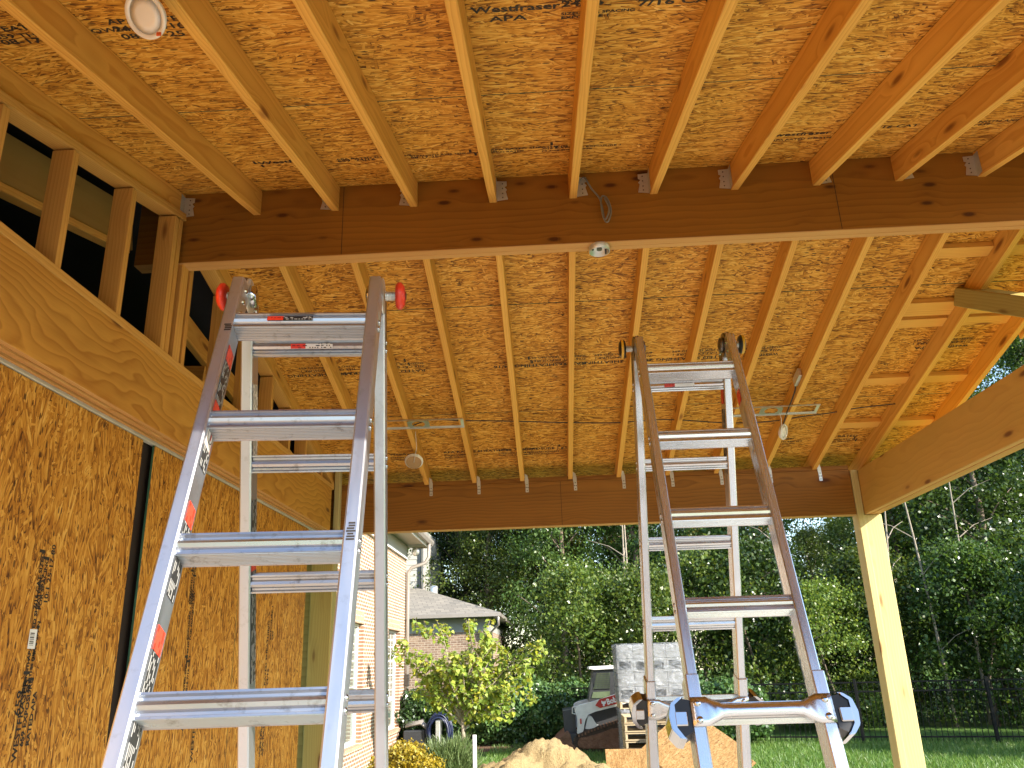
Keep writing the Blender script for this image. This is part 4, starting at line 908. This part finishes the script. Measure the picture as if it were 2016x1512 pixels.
bm.verts.ensure_lookup_table()
for i in range(NX):
    for j in range(NY): bm.faces.new([bm.verts[k] for k in (i*(NY+1)+j, (i+1)*(NY+1)+j, (i+1)*(NY+1)+j+1, i*(NY+1)+j+1)])
tag(done('sand_pile', bm, M_SAND, None, None, True), 'lumpy heap of pale sand in front of the loader bucket', 'sand pile')
# --- white stake
p = at_y(934, 1447, 10.5); bm = bmesh.new(); lathe(bm, [(.024, -.2), (.024, p.z), (.020, p.z), (.020, p.z-.1)], 16, Matrix.Translation((p.x, p.y, 0)), False)
tag(done('stake_pipe', bm, M_WHITE, None, None, True), 'white plastic pipe standing upright between green shrub and sand', 'pipe')
# --- shrubs
M_LYEL = leaf_mat('leaf_golden', [(.42, .28, .015), (.58, .42, .03), (.50, .40, .05), (.34, .30, .04)], .3)
M_LJUN = leaf_mat('leaf_juniper', [(.07, .12, .035), (.13, .19, .06), (.20, .26, .10), (.10, .15, .05)], .2)
M_LHED = leaf_mat('leaf_hedge', [(.035, .080, .022), (.065, .135, .038), (.12, .20, .06), (.07, .14, .04)], .25, .28, .6)
M_LRED = leaf_mat('leaf_redbud', [(.12, .19, .025), (.24, .33, .05), (.36, .42, .07), (.20, .30, .06), (.44, .40, .05), (.10, .15, .025)], .42, .45)
M_BARK = plain('bark', (.16, .12, .085), .9, 0, .35, 14, bs=.6, bd=.02); M_BARKL = plain('bark_pale', (.30, .25, .19), .85, 0, .25, 14, bs=.5, bd=.02)
def shrub(name, x, y, rx, ry, h, n, size, mat, label, cat='shrub', shape='rhomb', group=None, seed=0, up=.3, z0=0.):
    rg = np.random.default_rng(seed); root = empty(name, (x, y, z0), label, cat, group)
    d = rg.normal(size=(n, 3)); d /= np.linalg.norm(d, axis=1)[:, None]; r = rg.random(n)**.33*(.86+.2*rg.random(n))
    lump = 1+.16*np.sin(d[:, 0]*5+seed)*np.cos(d[:, 2]*6+seed*2)+.10*np.sin(d[:, 1]*9)
    P = d*(r*lump)[:, None]*np.array([rx, ry, h/2])+np.array([0, 0, h/2]); P[:, 2] = np.abs(P[:, 2])
    if shape == 'needle': D = d*.8+np.array([0, 0, .9])+rg.normal(size=(n, 3))*.35
    else: D = rg.normal(size=(n, 3))
    N = d+rg.normal(size=(n, 3))*.8; N[:, 2] += up
    me = leaf_mesh(name+'_leaves', P, D, N, size*(.6+.8*rg.random(n)), shape)
    link('foliage', me, mat, root, Matrix.Translation((x, y, z0)))
    bm = bmesh.new()
    for k in range(6):
        a = k*1.05+seed; tube(bm, [(x, y, z0-.05), (x+rx*.25*math.cos(a), y+ry*.25*math.sin(a), z0+h*.35), (x+rx*.55*math.cos(a), y+ry*.55*math.sin(a), z0+h*.72)], [.03, .018, .006], 6)
    tag(done('stem', bm, M_BARK, root), kind='stuff'); return root
def at_g(px, Y): p = at_y(px, 1470, Y); return p.x
shrub('golden_shrub', at_g(796, 12.6), 12.6, .52, .55, at_y(800, 1466, 12.6).z*1.05, 9000, .055, M_LYEL, 'bright yellow low shrub at the foot of the brick wall', seed=1)
shrub('golden_shrub', at_g(770, 11.9), 11.7, .45, .5, .42, 6000, .055, M_LYEL, 'lower golden shrub spilling in front of the brick wall', seed=4)
shrub('feathery_shrub', at_g(884, 13.2), 13.2, .46, .5, at_y(890, 1449, 13.2).z, 9000, .10, M_LJUN, 'feathery green shrub beside the white pipe', 'shrub', 'needle', seed=2)
# --- hedge
hx = [(812, 1358), (865, 1362), (962, 1345), (1010, 1350), (1062, 1342), (1118, 1338), (1160, 1350), (1400, 1332), (1452, 1345), (1360, 1345)]
hl = ['leftmost dark laurel shrub of the hedge, beside the downspout', 'dark laurel shrub behind the hose coil', 'dark laurel shrub behind the trunk of the small yellow green tree', 'dark laurel shrub right of the small tree, with bare fence beneath', 'broad dark laurel shrub in the middle of the hedge', 'tall dark laurel shrub just left of the loader cab', 'dark laurel shrub partly hidden by the loader cab', 'sunlit laurel shrub right of the wrapped blocks', 'low laurel shrub behind the rear rail of the right ladder', 'laurel shrub tucked behind the wrapped blocks']
for k, (px, py) in enumerate(hx):
    Yh_ = FM.y-1.1 if px < 1300 else FR.y-.2; p = at_y(px, py, Yh_)
    shrub('hedge_shrub', p.x, Yh_, .62+.08*(k % 3), .6, p.z, 8500, .085, M_LHED, hl[k], 'shrub', group='laurel shrubs along the fence', seed=20+k)
# --- small ornamental tree with heart-shaped leaves
def redbud():
    Yt = 16.8; b = at_y(912, 1445, Yt); x0 = b.x; top = at_y(930, 1240, Yt).z
    root = empty('ornamental_tree', (x0, Yt, 0), 'small yellow green tree with heart-shaped leaves in front of the tan brick house', 'tree')
    rg = random.Random(5); bm = bmesh.new(); leaves = []; split = top*.36
    tube(bm, [(x0, Yt, -.05), (x0+.01, Yt, split*.5), (x0-.02, Yt+.02, split)], [.045, .038, .032], 9)
    def branch(p, d, L, r, lev):
        pts = [p.copy()]; n = 6
        for k in range(n):
            d = (d+Vector((rg.gauss(0, .10), rg.gauss(0, .10), rg.gauss(.02, .08)))).normalized(); pts.append(pts[-1]+d*(L/n))
        tube(bm, pts, [max(.003, r*(1-k/(n+1))) for k in range(n+1)], 6)
        if lev < 2:
            for k in range(4 if lev == 0 else 4):
                t = rg.uniform(.25, .95); i = min(n-1, int(t*n)); q = pts[i].lerp(pts[i+1], t*n-i); a = d.orthogonal().normalized(); a.rotate(Matrix.Rotation(rg.uniform(0, 6.28), 3, d))
                branch(q, (d*.75+a*.75+Vector((0, 0, .12))).normalized(), L*rg.uniform(.28, .42), r*.5, lev+1)
        st = .15 if lev == 0 else .02
        m = int(L*(52 if lev else 34))
        for k in range(m):
            t = rg.uniform(st, 1.02); i = min(n-1, int(t*n)); q = pts[i].lerp(pts[min(i+1, n)], t*n-i)
            a = d.orthogonal().normalized(); a.rotate(Matrix.Rotation(rg.uniform(0, 6.28), 3, d)); a.z -= .55
            leaves.append((q+a*.07, a, Vector((rg.gauss(0, .5), rg.gauss(-.3, .5), 1.))))
    p = Vector((x0-.02, Yt+.02, split))
    for k in range(13):
        ang = k*2.4; el = rg.uniform(.55, 1.25); L = (top-split)*rg.uniform(.50, .78)
        d = Vector((math.cos(ang)*math.cos(el), math.sin(ang)*math.cos(el)*.8, math.sin(el)))
        branch(p+Vector((0, 0, rg.uniform(-.35, .15))), d, L if el > .8 else L*.85, .026, 0)
    for q in ((812, 1280), (1040, 1290), (1045, 1262), (990, 1228), (862, 1218), (1030, 1345), (1000, 1375), (850, 1330), (930, 1215)):
        e = at_y(*q, Yt); d = e-p; branch(p, d.normalized(), d.length, .022, 0)
    done('trunk', bm, M_BARKL, root, None, True)
    P = np.array([l[0] for l in leaves]); D = np.array([l[1] for l in leaves]); N = np.array([l[2] for l in leaves])
    me = leaf_mesh('redbud_leaves', P, D, N, .078*(.7+.6*np.random.default_rng(3).random(len(P))), 'heart'); link('crown', me, M_LRED, root)
redbud()
# --- hose coil on its reel stand
M_HOSE = plain('hose_navy', (.012, .02, .06), .35)
hc = at_y(864, 1440, YB-1.0); hroot = empty('hose_coil', (hc.x, hc.y, 0), 'dark blue hose coiled on a stand beside the downspout', 'hose')
bm = bmesh.new(); rg = random.Random(3)
for k in range(16):
    R1 = .22+rg.random()*.12; oy = (k-8)*.022; el = 1.15+rg.random()*.3; ph = rg.random()*.3
    tube(bm, [(hc.x+R1*math.cos(a)*.9+ph*.1, hc.y+oy+.03*math.sin(2*a+k), max(.05, hc.z-.02+R1*el*math.sin(a))) for a in [j*2*math.pi/22 for j in range(23)]], .017, 7, False)
tag(done('hose_loops', bm, M_HOSE, hroot, None, True), kind='stuff')
bm = bmesh.new(); bx(bm, hc.x-.05, hc.x+.05, hc.y-.2, hc.y+.2, 0, .62, .01); bx(bm, hc.x-.25, hc.x+.2, hc.y-.25, hc.y+.25, 0, .08, .01); done('reel_stand', bm, M_GALV, hroot)
q = at_y(822, 1450, YB-.8); ac = empty('garden_bin', (q.x, q.y, 0), 'low dark box of pipes between the downspout and the hose coil', 'box')
bm = bmesh.new(); bx(bm, q.x-.28, q.x+.22, q.y-.3, q.y+.3, 0, .42, .02); done('bin_body', bm, plain('bin_dark', (.03, .032, .035), .6), ac)
for k in range(4):
    bm = bmesh.new(); tube(bm, [(q.x-.25, q.y-.2+k*.12, .50+.03*k), (q.x+.1, q.y-.2+k*.12, .56+.02*k), (q.x+.26, q.y-.25+k*.12, .44)], .028, 8); done('pipe_piece', bm, M_GUT, ac, None, True)

# --- compact track loader (seen from its side, nose to the left)
YL = 18.3; WL = 1.7
lo = empty('track_loader', (at_y(1240, 1470, YL).x, YL+.8, 0), 'white and red compact track loader parked behind the sand heap', 'loader')
M_LWH = plain('loader_white', (.72, .70, .64), .4, 0, .08); M_LDK = plain('loader_dark', (.035, .036, .038), .5); M_LRD = plain('loader_red', (.50, .03, .02), .45); M_MUD = soil_mat('dried_mud', (.13, .065, .038), (.33, .18, .11), 9.); M_MUDD = soil_mat('track_mud', (.05, .04, .032), (.16, .11, .075), 12.)
def lpoly(name, pts, y0, y1, mat, parent=lo, Y=YL, bev=0, smooth=False):
    bm = bmesh.new(); prism(bm, [at_y(a, b, Y)+Vector((0, 0, 0)) for a, b in pts], Vector((0, y0, 0)), Vector((0, y1, 0)))
    if bev: bmesh.ops.bevel(bm, geom=bm.edges[:], offset=bev, segments=2, affect='EDGES')
    return done(name, bm, mat, parent)
for yy in (0., WL-.35):
    tr = lpoly('track', [(1126, 1466), (1128, 1452), (1137, 1443), (1160, 1436), (1190, 1428), (1226, 1414), (1290, 1412), (1306, 1420), (1308, 1440), (1300, 1470), (1290, 1481), (1140, 1481), (1130, 1477)], yy, yy+.32, M_MUDD, bev=.02)
    lpoly('track_frame', [(1137, 1461), (1142, 1452), (1170, 1448), (1205, 1434), (1290, 1430), (1292, 1462), (1280, 1474), (1148, 1474), (1138, 1470)], yy-.04, yy+.36, M_MUD, tr, bev=.015)
    bm = bmesh.new()
    for k in range(14):
        a = at_y(1140+k*6.2, 1446-k*2.15+(1.5 if k < 3 else 0), YL); bx(bm, a.x-.016, a.x+.016, YL+yy-.05, YL+yy+.34, a.z-.03, a.z+.012)
    done('track_lug', bm, M_LWH if yy else M_MUD, tr)
lpoly('body', [(1160, 1436), (1164, 1402), (1300, 1380), (1330, 1385), (1330, 1450), (1180, 1455)], .36, WL-.36, M_LDK)
lpoly('body_side', [(1152, 1436), (1158, 1408), (1166, 1412), (1176, 1430), (1180, 1428), (1165, 1436)], .06, .30, M_LWH, bev=.01)
for yy in (.02, WL-.20):
    arm = lpoly('lift_arm', [(1136, 1446), (1138, 1416), (1132, 1402), (1132, 1393), (1140, 1388), (1172, 1380), (1213, 1367), (1290, 1345), (1318, 1350), (1318, 1362), (1290, 1366), (1213, 1391), (1172, 1400), (1158, 1406), (1152, 1416), (1148, 1446)], yy, yy+.15, M_LWH, bev=.012)
    if yy < 1:
        rp = lpoly('red_panel', [(1172, 1389), (1180, 1377), (1240, 1359), (1240, 1379), (1182, 1394)], yy-.012, yy-.002, M_LRD, arm)
        a = at_y(1196, 1387.5, YL); d = at_y(1214, 1381.5, YL)-a
        text('brand_text', 'Bobcat', M_WHITE, rp, a+Vector((0, yy-.016, 0)), d, (0, 0, 1), .155, 0, .85, .006)
        c = at_y(1188.5, 1385, YL); bm = bmesh.new()
        hd = [(-.06, .055), (-.045, .075), (-.03, .05), (.03, .05), (.045, .075), (.06, .055), (.055, .0), (.02, -.02), (.03, -.045), (.012, -.07), (-.012, -.07), (-.03, -.045), (-.02, -.02), (-.055, .0)]
        prism(bm, [c+Vector((x_*.8, yy-.016, z_*.8)) for x_, z_ in hd], Vector((0, -.002, 0)), Vector((0, 0, 0))); done('cat_emblem', bm, M_WHITE, rp)
        bm = bmesh.new(); h_ = at_y(1131, 1398, YL); tube(bm, [h_+Vector((.04, -.02, .06)), h_+Vector((-.04, -.02, .06)), h_+Vector((-.05, -.02, -.06)), h_+Vector((.03, -.02, -.08))], .012, 8); done('grab_handle', bm, M_LWH, arm, None, True)
        bm = bmesh.new(); h_ = at_y(1144, 1420, YL); bx(bm, h_.x-.02, h_.x+.01, YL-.0, YL+.018, h_.z-.05, h_.z+.05); done('reflector', bm, M_LRD, arm)
cab = lpoly('cab', [(1160, 1382), (1170, 1318), (1290, 1312), (1296, 1368), (1213, 1386)], .40, .46, M_LDK)
lpoly('cab_shell', [(1160, 1382), (1170, 1318), (1176, 1318), (1167, 1384)], .46, WL-.46, M_LDK, cab); lpoly('cab_shell', [(1160, 1382), (1170, 1318), (1290, 1312), (1296, 1368), (1213, 1386)], WL-.46, WL-.40, M_LDK, cab)
lpoly('cab_roof', [(1160, 1318), (1161, 1313), (1292, 1306), (1294, 1313), (1172, 1319)], .34, WL-.34, M_LWH, cab, bev=.01)
M_CGL = plain('cab_glass', (.10, .13, .07), .08, 0, .3, 4.)
lpoly('cab_window', [(1170, 1358), (1176, 1326), (1203, 1324), (1203, 1357)], .385, .399, M_CGL, cab); lpoly('cab_window', [(1166, 1376), (1169, 1364), (1203, 1362), (1203, 1376)], .385, .399, M_CGL, cab)
bm = bmesh.new()
for k in range(12):
    a = at_y(1172+k*2.8, 1340, YL); bx(bm, a.x-.003, a.x+.003, YL+.376, YL+.382, at_y(1175, 1358, YL).z, at_y(1175, 1325, YL).z)
for k in range(9):
    z = at_y(1175, 1357-k*4, YL).z; bx(bm, at_y(1172, 1340, YL).x, at_y(1203, 1340, YL).x, YL+.377, YL+.381, z-.003, z+.003)
tag(done('window_mesh', bm, M_LDK, cab), kind='stuff')
lpoly('bucket', [(1080, 1479), (1096, 1458), (1113, 1443), (1118, 1440), (1123, 1446), (1126, 1464), (1140, 1478)], -.05, WL+.05, M_MUD, bev=.01)
lpoly('coupler', [(1108, 1402), (1126, 1398), (1134, 1410), (1136, 1468), (1122, 1474), (1112, 1448)], .30, WL-.30, M_LDK)
lpoly('bucket_face', [(1118, 1445), (1138, 1446), (1140, 1476), (1126, 1474)], .0, WL, M_LDK)

# --- wrapped concrete blocks on pallets
YP = 16.6
M_BLOCK = plain('concrete_block', (.25, .25, .25), .9, 0, .15, 12); M_PAL = timber('pallet_wood', (.34, .25, .14), (.55, .44, .27), knot=.3)
def wrap_mat():
    t = NT('plastic_wrap'); c = t.n('TexCoord').outputs['Object']; n1 = t.noise(t.vm('MULTIPLY', c, (2., 2., 5.)), 2.2, 5, .65, dist=1.5).outputs[0]; n2 = t.noise(c, 9., 4, .6, dist=2.).outputs[0]
    bu = t.n('Bump', {'Height': t.math('ADD', n1, t.math('MULTIPLY', n2, .4)), 'Strength': 1., 'Distance': .08}).outputs[0]
    g = t.n('BsdfPrincipled', {'Base Color': (.50, .52, .55, 1), 'Roughness': .10, 'Specular IOR Level': .8, 'Normal': bu}); tr = t.n('BsdfTransparent')
    f = t.n('MapRange', {0: n1, 1: .42, 2: .72, 3: .16, 4: .75}).outputs[0]
    t.t.links.new(t.n('MixShader', {0: f, 1: tr.outputs[0], 2: g.outputs[0]}).outputs[0], t.out.inputs[0]); return t.m
M_WRAP = wrap_mat()
A0 = at_y(1212, 1270, YP); A1 = at_y(1342, 1270, YP); zb = at_y(1230, 1381, YP).z; zt = A0.z; Wp = A1.x-A0.x
def block_stack(x0, x1, z0, z1, y0, y1, rows, cols, label, name='block_stack', group='wrapped concrete blocks'):
    root = empty(name, ((x0+x1)/2, (y0+y1)/2, z0), label, 'block stack', group); bw = (x1-x0)/cols; bh = (z1-z0)/rows
    bm = bmesh.new(); g = .006; dd = y1-y0
    # hollow block: frame with an open core
    a, b = bw-g, bh-g; t_ = .045
    for q in ((0, t_, 0, b), (a-t_, a, 0, b), (t_, a-t_, 0, t_), (t_, a-t_, b-t_, b)): bx(bm, q[0], q[1], 0, dd*.48, q[2], q[3])
    bx(bm, t_, a-t_, dd*.3, dd*.34, t_, b-t_)
    bmesh.ops.recalc_face_normals(bm, faces=bm.faces); hol = bpy.data.meshes.new('hollow_block'); bm.to_mesh(hol); bm.free(); hol.materials.append(M_BLOCK)
    bm = bmesh.new(); bx(bm, 0, a, 0, dd*.48, 0, b, .006); bmesh.ops.recalc_face_normals(bm, faces=bm.faces); sol = bpy.data.meshes.new('solid_block'); bm.to_mesh(sol); bm.free(); sol.materials.append(M_BLOCK)
    for r in range(rows):
        for c in range(cols):
            for d in (0, 1):
                o = link('block', hol if (r in (0, 2) and not (r == 0 and c == 1) and d == 0) else sol, None, root, Matrix.Translation((x0+c*bw, y0+d*dd*.5+.006*((c*3+r*5) % 3), z0+r*bh)))
    bm = bmesh.new(); e = .02; n = 12
    vs = []
    for k, (cx, cy_) in enumerate(((x0-e, y0-e), (x1+e, y0-e), (x1+e, y1+e), (x0-e, y1+e))):
        pass
    ring = []
    cs = [(x0-e, y0-e), (x1+e, y0-e), (x1+e, y1+e), (x0-e, y1+e)]
    for k in range(4):
        for u in range(8): ring.append((cs[k][0]+(cs[(k+1) % 4][0]-cs[k][0])*u/8, cs[k][1]+(cs[(k+1) % 4][1]-cs[k][1])*u/8))
    grid = [[bm.verts.new((x+.02*noise.noise((x*5, y*5, z_*3)), y+.025*noise.noise((x*4+9, y*4, z_*4)), z_)) for x, y in ring] for z_ in [z0-.03+(z1-z0+.05)*q/10 for q in range(11)]]
    for q in range(10):
        for k in range(32): bm.faces.new((grid[q][k], grid[q][(k+1) % 32], grid[q+1][(k+1) % 32], grid[q+1][k]))
    top = bm.verts.new(((x0+x1)/2, (y0+y1)/2, z1+.03))
    for k in range(32): bm.faces.new((grid[10][k], grid[10][(k+1) % 32], top))
    done('plastic_wrap', bm, M_WRAP, root, None, True); return root
block_stack(A0.x, A1.x, zb, zt, YP, YP+1.0, 4, 4, 'upper stack of grey hollow blocks wrapped in clear plastic beside the loader cab')
block_stack(A0.x+.02, A1.x-.02, .13, zb-.15, YP+.02, YP+.98, 3, 4, 'lower stack of grey blocks in plastic, behind the empty pallets')
def pallet(x, y, z, w=1.2, d=1.0, label='', rz=0., group='wooden pallets beside the blocks'):
    root = empty('wooden_pallet', (x, y, z), label, 'pallet', group)
    for k in range(5): bm = bmesh.new(); yk = -d/2+k*(d-.1)/4; board('deck_board', (x-w/2, y+yk+.05, z+.13), (x+w/2, y+yk+.05, z+.13), .095, .018, (0, 0, 1), M_PAL, root, .002)
    for k in range(3): board('stringer', (x-w/2+.03+k*(w-.06)/2, y-d/2+.005, z+.111), (x-w/2+.03+k*(w-.06)/2, y+d/2-.005, z+.111), .04, .09, (0, 0, 1), M_PAL, root, .002)
    for k in range(3): board('deck_board', (x-w/2, y-d/2+.05+k*(d-.1)/2, z+.020), (x+w/2, y-d/2+.05+k*(d-.1)/2, z+.020), .095, .018, (0, 0, 1), M_PAL, root, .002)
pallet((A0.x+A1.x)/2, YP+.5, zb-.138, Wp, 1.0, 'pallet between the two wrapped stacks of blocks'); pallet((A0.x+A1.x)/2, YP+.5, 0., Wp, 1.0, 'pallet on the ground under the lower blocks')
px0 = at_y(1233, 1440, YP-.9).x; n = 0; ztop = at_y(1250, 1400, YP-.9).z; cnt = max(3, int(ztop/.142))
for k in range(cnt): pallet(px0+.56+.02*((k*3) % 3-1), YP-.42, k*.142, 1.12, .72, 'empty pallet, %s of the stack in front of the wrapped blocks' % ['bottom one', 'second from the bottom', 'third from the bottom', 'fourth from the bottom', 'fifth from the bottom', 'sixth from the bottom', 'seventh from the bottom', 'eighth'][k], group='stacked empty pallets')
# --- OSB sheets leaning in front of the pallets
PS = at_y(1349, 1395, 15.55); nS = Vector((.02, -.72, .70)).normalized()
def leaner(corner, e1, e2, off, label):
    A_ = at_plane(*corner, PS, nS); B_ = at_plane(*e1, PS, nS); C_ = at_plane(*e2, PS, nS)
    x = (B_-A_).normalized(); y = (C_-A_)-x*(C_-A_).dot(x); y.normalize(); z = x.cross(y)
    if z.dot(nS) < 0: x, y = y, x; z = x.cross(y); l1, l2 = 1.22, 1.22
    else: l1, l2 = 1.22, 1.22
    O = A_+nS*off; M = Matrix(((x.x, y.x, z.x, O.x), (x.y, y.y, z.y, O.y), (x.z, y.z, z.z, O.z), (0, 0, 0, 1)))
    bm = bmesh.new(); bx(bm, 0, l1, 0, l2, 0, .011, .001); o = done('osb_sheet', bm, M_OSBL, None, M); return tag(o, label, 'sheet', 'loose OSB sheets in the yard')
leaner((1349, 1392), (1262, 1475), (1440, 1474), 0, 'loose OSB sheet leaning corner up, rearmost of the pair by the pallets')
leaner((1372, 1414), (1255, 1512), (1456, 1487), .022, 'loose OSB sheet leaning in front of another, behind the right ladder')
leaner((1191, 1476), (1262, 1475), (1219, 1512), .004, 'loose OSB sheet lying low at the edge of the sand')

# ================================================================ WOODS
LF = [leaf_mat('leaf_wood_dark', [(.028, .058, .013), (.052, .105, .024), (.10, .165, .036), (.068, .12, .027)], .36, .32),
      leaf_mat('leaf_wood_mid', [(.055, .10, .020), (.11, .18, .035), (.20, .25, .05), (.09, .15, .03)], .40, .32),
      leaf_mat('leaf_wood_autumn', [(.08, .11, .022), (.16, .18, .035), (.27, .22, .045), (.28, .17, .04), (.13, .15, .03)], .42, .4)]
def crown_mesh(seed, H, R, base, n_cl, per, size):
    rg = np.random.default_rng(seed); cl = []
    for k in range(n_cl):
        u = rg.random()**.8; z = base+(H-base)*u; prof = math.sin(math.pi*min(1, .18+.82*(1-u)**.75))*.35+.65*(1-u**2.2)
        a = rg.random()*6.283; r = R*prof*math.sqrt(rg.random())*1.0
        cl.append(((r*math.cos(a), r*math.sin(a), z), .65+.7*rg.random()))
    P, D, N, sz = cloud(rg, cl, per, (.33*R/2.6, .33*R/2.6, .24*R/2.6), size, .5)
    P[:, 2] = np.maximum(P[:, 2], .15); return leaf_mesh('crown', P, D, N, sz), cl
def trunk_mesh(seed, H, r, cl):
    rg = random.Random(seed); bm = bmesh.new(); pts = [Vector((0, 0, -.2))]
    for k in range(7): pts.append(Vector((rg.gauss(0, .10)*k*.5, rg.gauss(0, .10)*k*.5, H*.92*(k+1)/7)))
    tube(bm, pts, [r*(1-.85*k/7) for k in range(8)], 8)
    for (c, s) in cl[::4]:
        c = Vector(c); t = max(.12, min(.9, (c.z-H*.12)/(H*.92))); i = min(6, int(t*7)); q = pts[i].lerp(pts[i+1], t*7-i)
        mid = q.lerp(c, .5)+Vector((0, 0, .15)); tube(bm, [q, mid, c], [r*.30*(1-t*.6), r*.18*(1-t*.6), .01], 5)
    bmesh.ops.recalc_face_normals(bm, faces=bm.faces)
    for f in bm.faces: f.smooth = True
    me = bpy.data.meshes.new('trunk'); bm.to_mesh(me); bm.free(); me.materials.append(M_BARK); return me
protos = []
for k, (H, R, base, ncl, per, size) in enumerate(((14.5, 3.1, 1.2, 125, 270, .125), (13., 2.7, .8, 110, 260, .12), (15.5, 2.9, 3.2, 85, 280, .125), (11.5, 2.8, .5, 115, 260, .12))):
    cm, cl = crown_mesh(100+k, H, R, base, ncl, per, size); protos.append((cm, trunk_mesh(200+k, H, .17, cl)))
bcm, bcl = crown_mesh(300, 4.6, 2.2, .05, 60, 240, .105); btr = trunk_mesh(301, 4.2, .06, bcl)
cvar = {}
def crown_with(me, mi):
    key = (me.name, mi)
    if key not in cvar:
        m2 = me.copy(); m2.materials.clear(); m2.materials.append(LF[mi]); cvar[key] = m2
    return cvar[key]
tone = ['dark green', 'mid green', 'yellowing']
def plant_tree(x, y, k, mi, s, rz, label, name='woodland_tree', group='woodland trees beyond the fence', bush=False):
    root = empty(name, (x, y, 0), label, 'bush' if bush else 'tree', group); cm, tm = (bcm, btr) if bush else protos[k]
    M = Matrix.Translation((x, y, 0)) @ Matrix.Rotation(rz, 4, 'Z') @ Matrix.Diagonal((s, s, s*(1 if bush else random.uniform(.93, 1.08)), 1))
    link('trunk', tm, None, root, M); link('crown', crown_with(cm, mi), None, root, M)
rt = random.Random(21)
tl = ['dark green leafy tree in the woods beyond the fence', 'mid green leafy tree in the woods beyond the fence', 'yellowing autumn tree in the woods beyond the fence']
spots = []
for x in np.arange(-1.5, 26, 2.9): spots.append((x, 25.2))
for x in np.arange(-9, 30, 3.1): spots.append((x, 30.5))
for x in np.arange(-13, 34, 3.4): spots.append((x, 35.5))
for x in np.arange(-16, 38, 4.0): spots.append((x, 41.5))
for x in np.arange(-22, 8, 3.2): spots.append((x, 47.5))
for i, (x, y) in enumerate(spots):
    x += rt.uniform(-1, 1); y += rt.uniform(-1.3, 1.3)
    if x < 6.0 and y < 28.6: continue
    gap = abs(x/y-.325) < .07
    mi = rt.choices((0, 1, 2), (5, 5, 1))[0]
    if gap: mi = 1
    plant_tree(x, y, rt.randrange(4), mi, .44 if gap else rt.uniform(.82, 1.12), rt.uniform(0, 6.28), tl[mi], group='woodland trees, '+tone[mi])
ords = ['first', 'second', 'third', 'fourth', 'fifth', 'sixth', 'seventh', 'eighth', 'ninth', 'tenth', 'eleventh', 'twelfth', 'thirteenth']
bxs = list(np.arange(.5, 19, 1.7))
for i, x in enumerate(bxs):
    mi = rt.choices((0, 1, 2), (5, 5, 0))[0]
    plant_tree(x+rt.uniform(-.5, .5), 22.6+rt.uniform(-.4, 1.2)-.12*max(0, x-5), 0, mi, rt.uniform(.75, 1.15), rt.uniform(0, 6.28), '%s bush along the woods edge behind the fence, %s from the loader' % (tone[mi], ords[i]), 'woodland_bush', 'bushes at the edge of the woods', True)
for i, (x, y, sc_) in enumerate(((11.6, 14.6, .80), (12.6, 16.8, .95), (11.4, 18.6, .85))):  # out of view, added to throw shade over the lawn by the fence
    plant_tree(x, y, 0, i % 2, sc_, i*2., ['unseen shade bush nearest the porch', 'taller unseen shade bush in the middle', 'unseen shade bush next to the fence'][i]+' on the right side of the lawn', 'shade_bush', 'unseen bushes added to shade the lawn', True)
# pale bare stems that catch the sun among the leaves
for sap, (px, Y, lean) in enumerate(((1238, 24.0, .25), (1255, 24.3, -.1), (1625, 21.6, -.9), (1795, 22.2, .3), (1880, 22.0, -.2), (1950, 22.4, .35))):
    p = at_y(px, 1440, Y); root = empty('bare_sapling', (p.x, Y, 0), 'thin pale bare sapling at the woods edge, %s from the left' % ords[sap], 'tree', 'bare saplings at the edge of the woods')
    bm = bmesh.new(); pts = [Vector((p.x+lean*t*1.1+.12*math.sin(t*3+px), Y+.1*math.cos(t*4), 7.5*t-.1)) for t in [k/8 for k in range(9)]]
    tube(bm, pts, [.05*(1-.8*k/8) for k in range(9)], 7)
    tr_ = done('trunk', bm, M_BARKL, root, None, True)
    for k in range(2, 8):
        q = pts[k]; a = rt.uniform(0, 6.28); bm = bmesh.new(); tube(bm, [q, q+Vector((math.cos(a)*.5, math.sin(a)*.3, .35)), q+Vector((math.cos(a)*1.1, math.sin(a)*.6, .55))], [.016, .010, .004], 5); done('branch', bm, M_BARKL, tr_)

# ================================================================ GRASS BLADES where the lawn is seen close
rg = np.random.default_rng(77); n = 60000
gx = rg.uniform(-1.5, 11.5, n); gy = 12.2+rg.random(n)**1.3*8.0; P = np.stack([gx, gy, np.zeros(n)+.02], 1)
D = rg.normal(size=(n, 3))*.45; D[:, 2] = 1.; N = rg.normal(size=(n, 3)); sz = .055+.05*rg.random(n); P[:, 2] += sz*.35
me = leaf_mesh('grass', P, D, N, sz, 'needle'); M_GR = leaf_mat('grass_blade', [(.05, .12, .015), (.09, .19, .03), (.15, .25, .05), (.20, .26, .08)], .3)
tag(link('lawn_grass', me, M_GR), 'short green grass blades on the lawn', 'grass', kind='stuff')
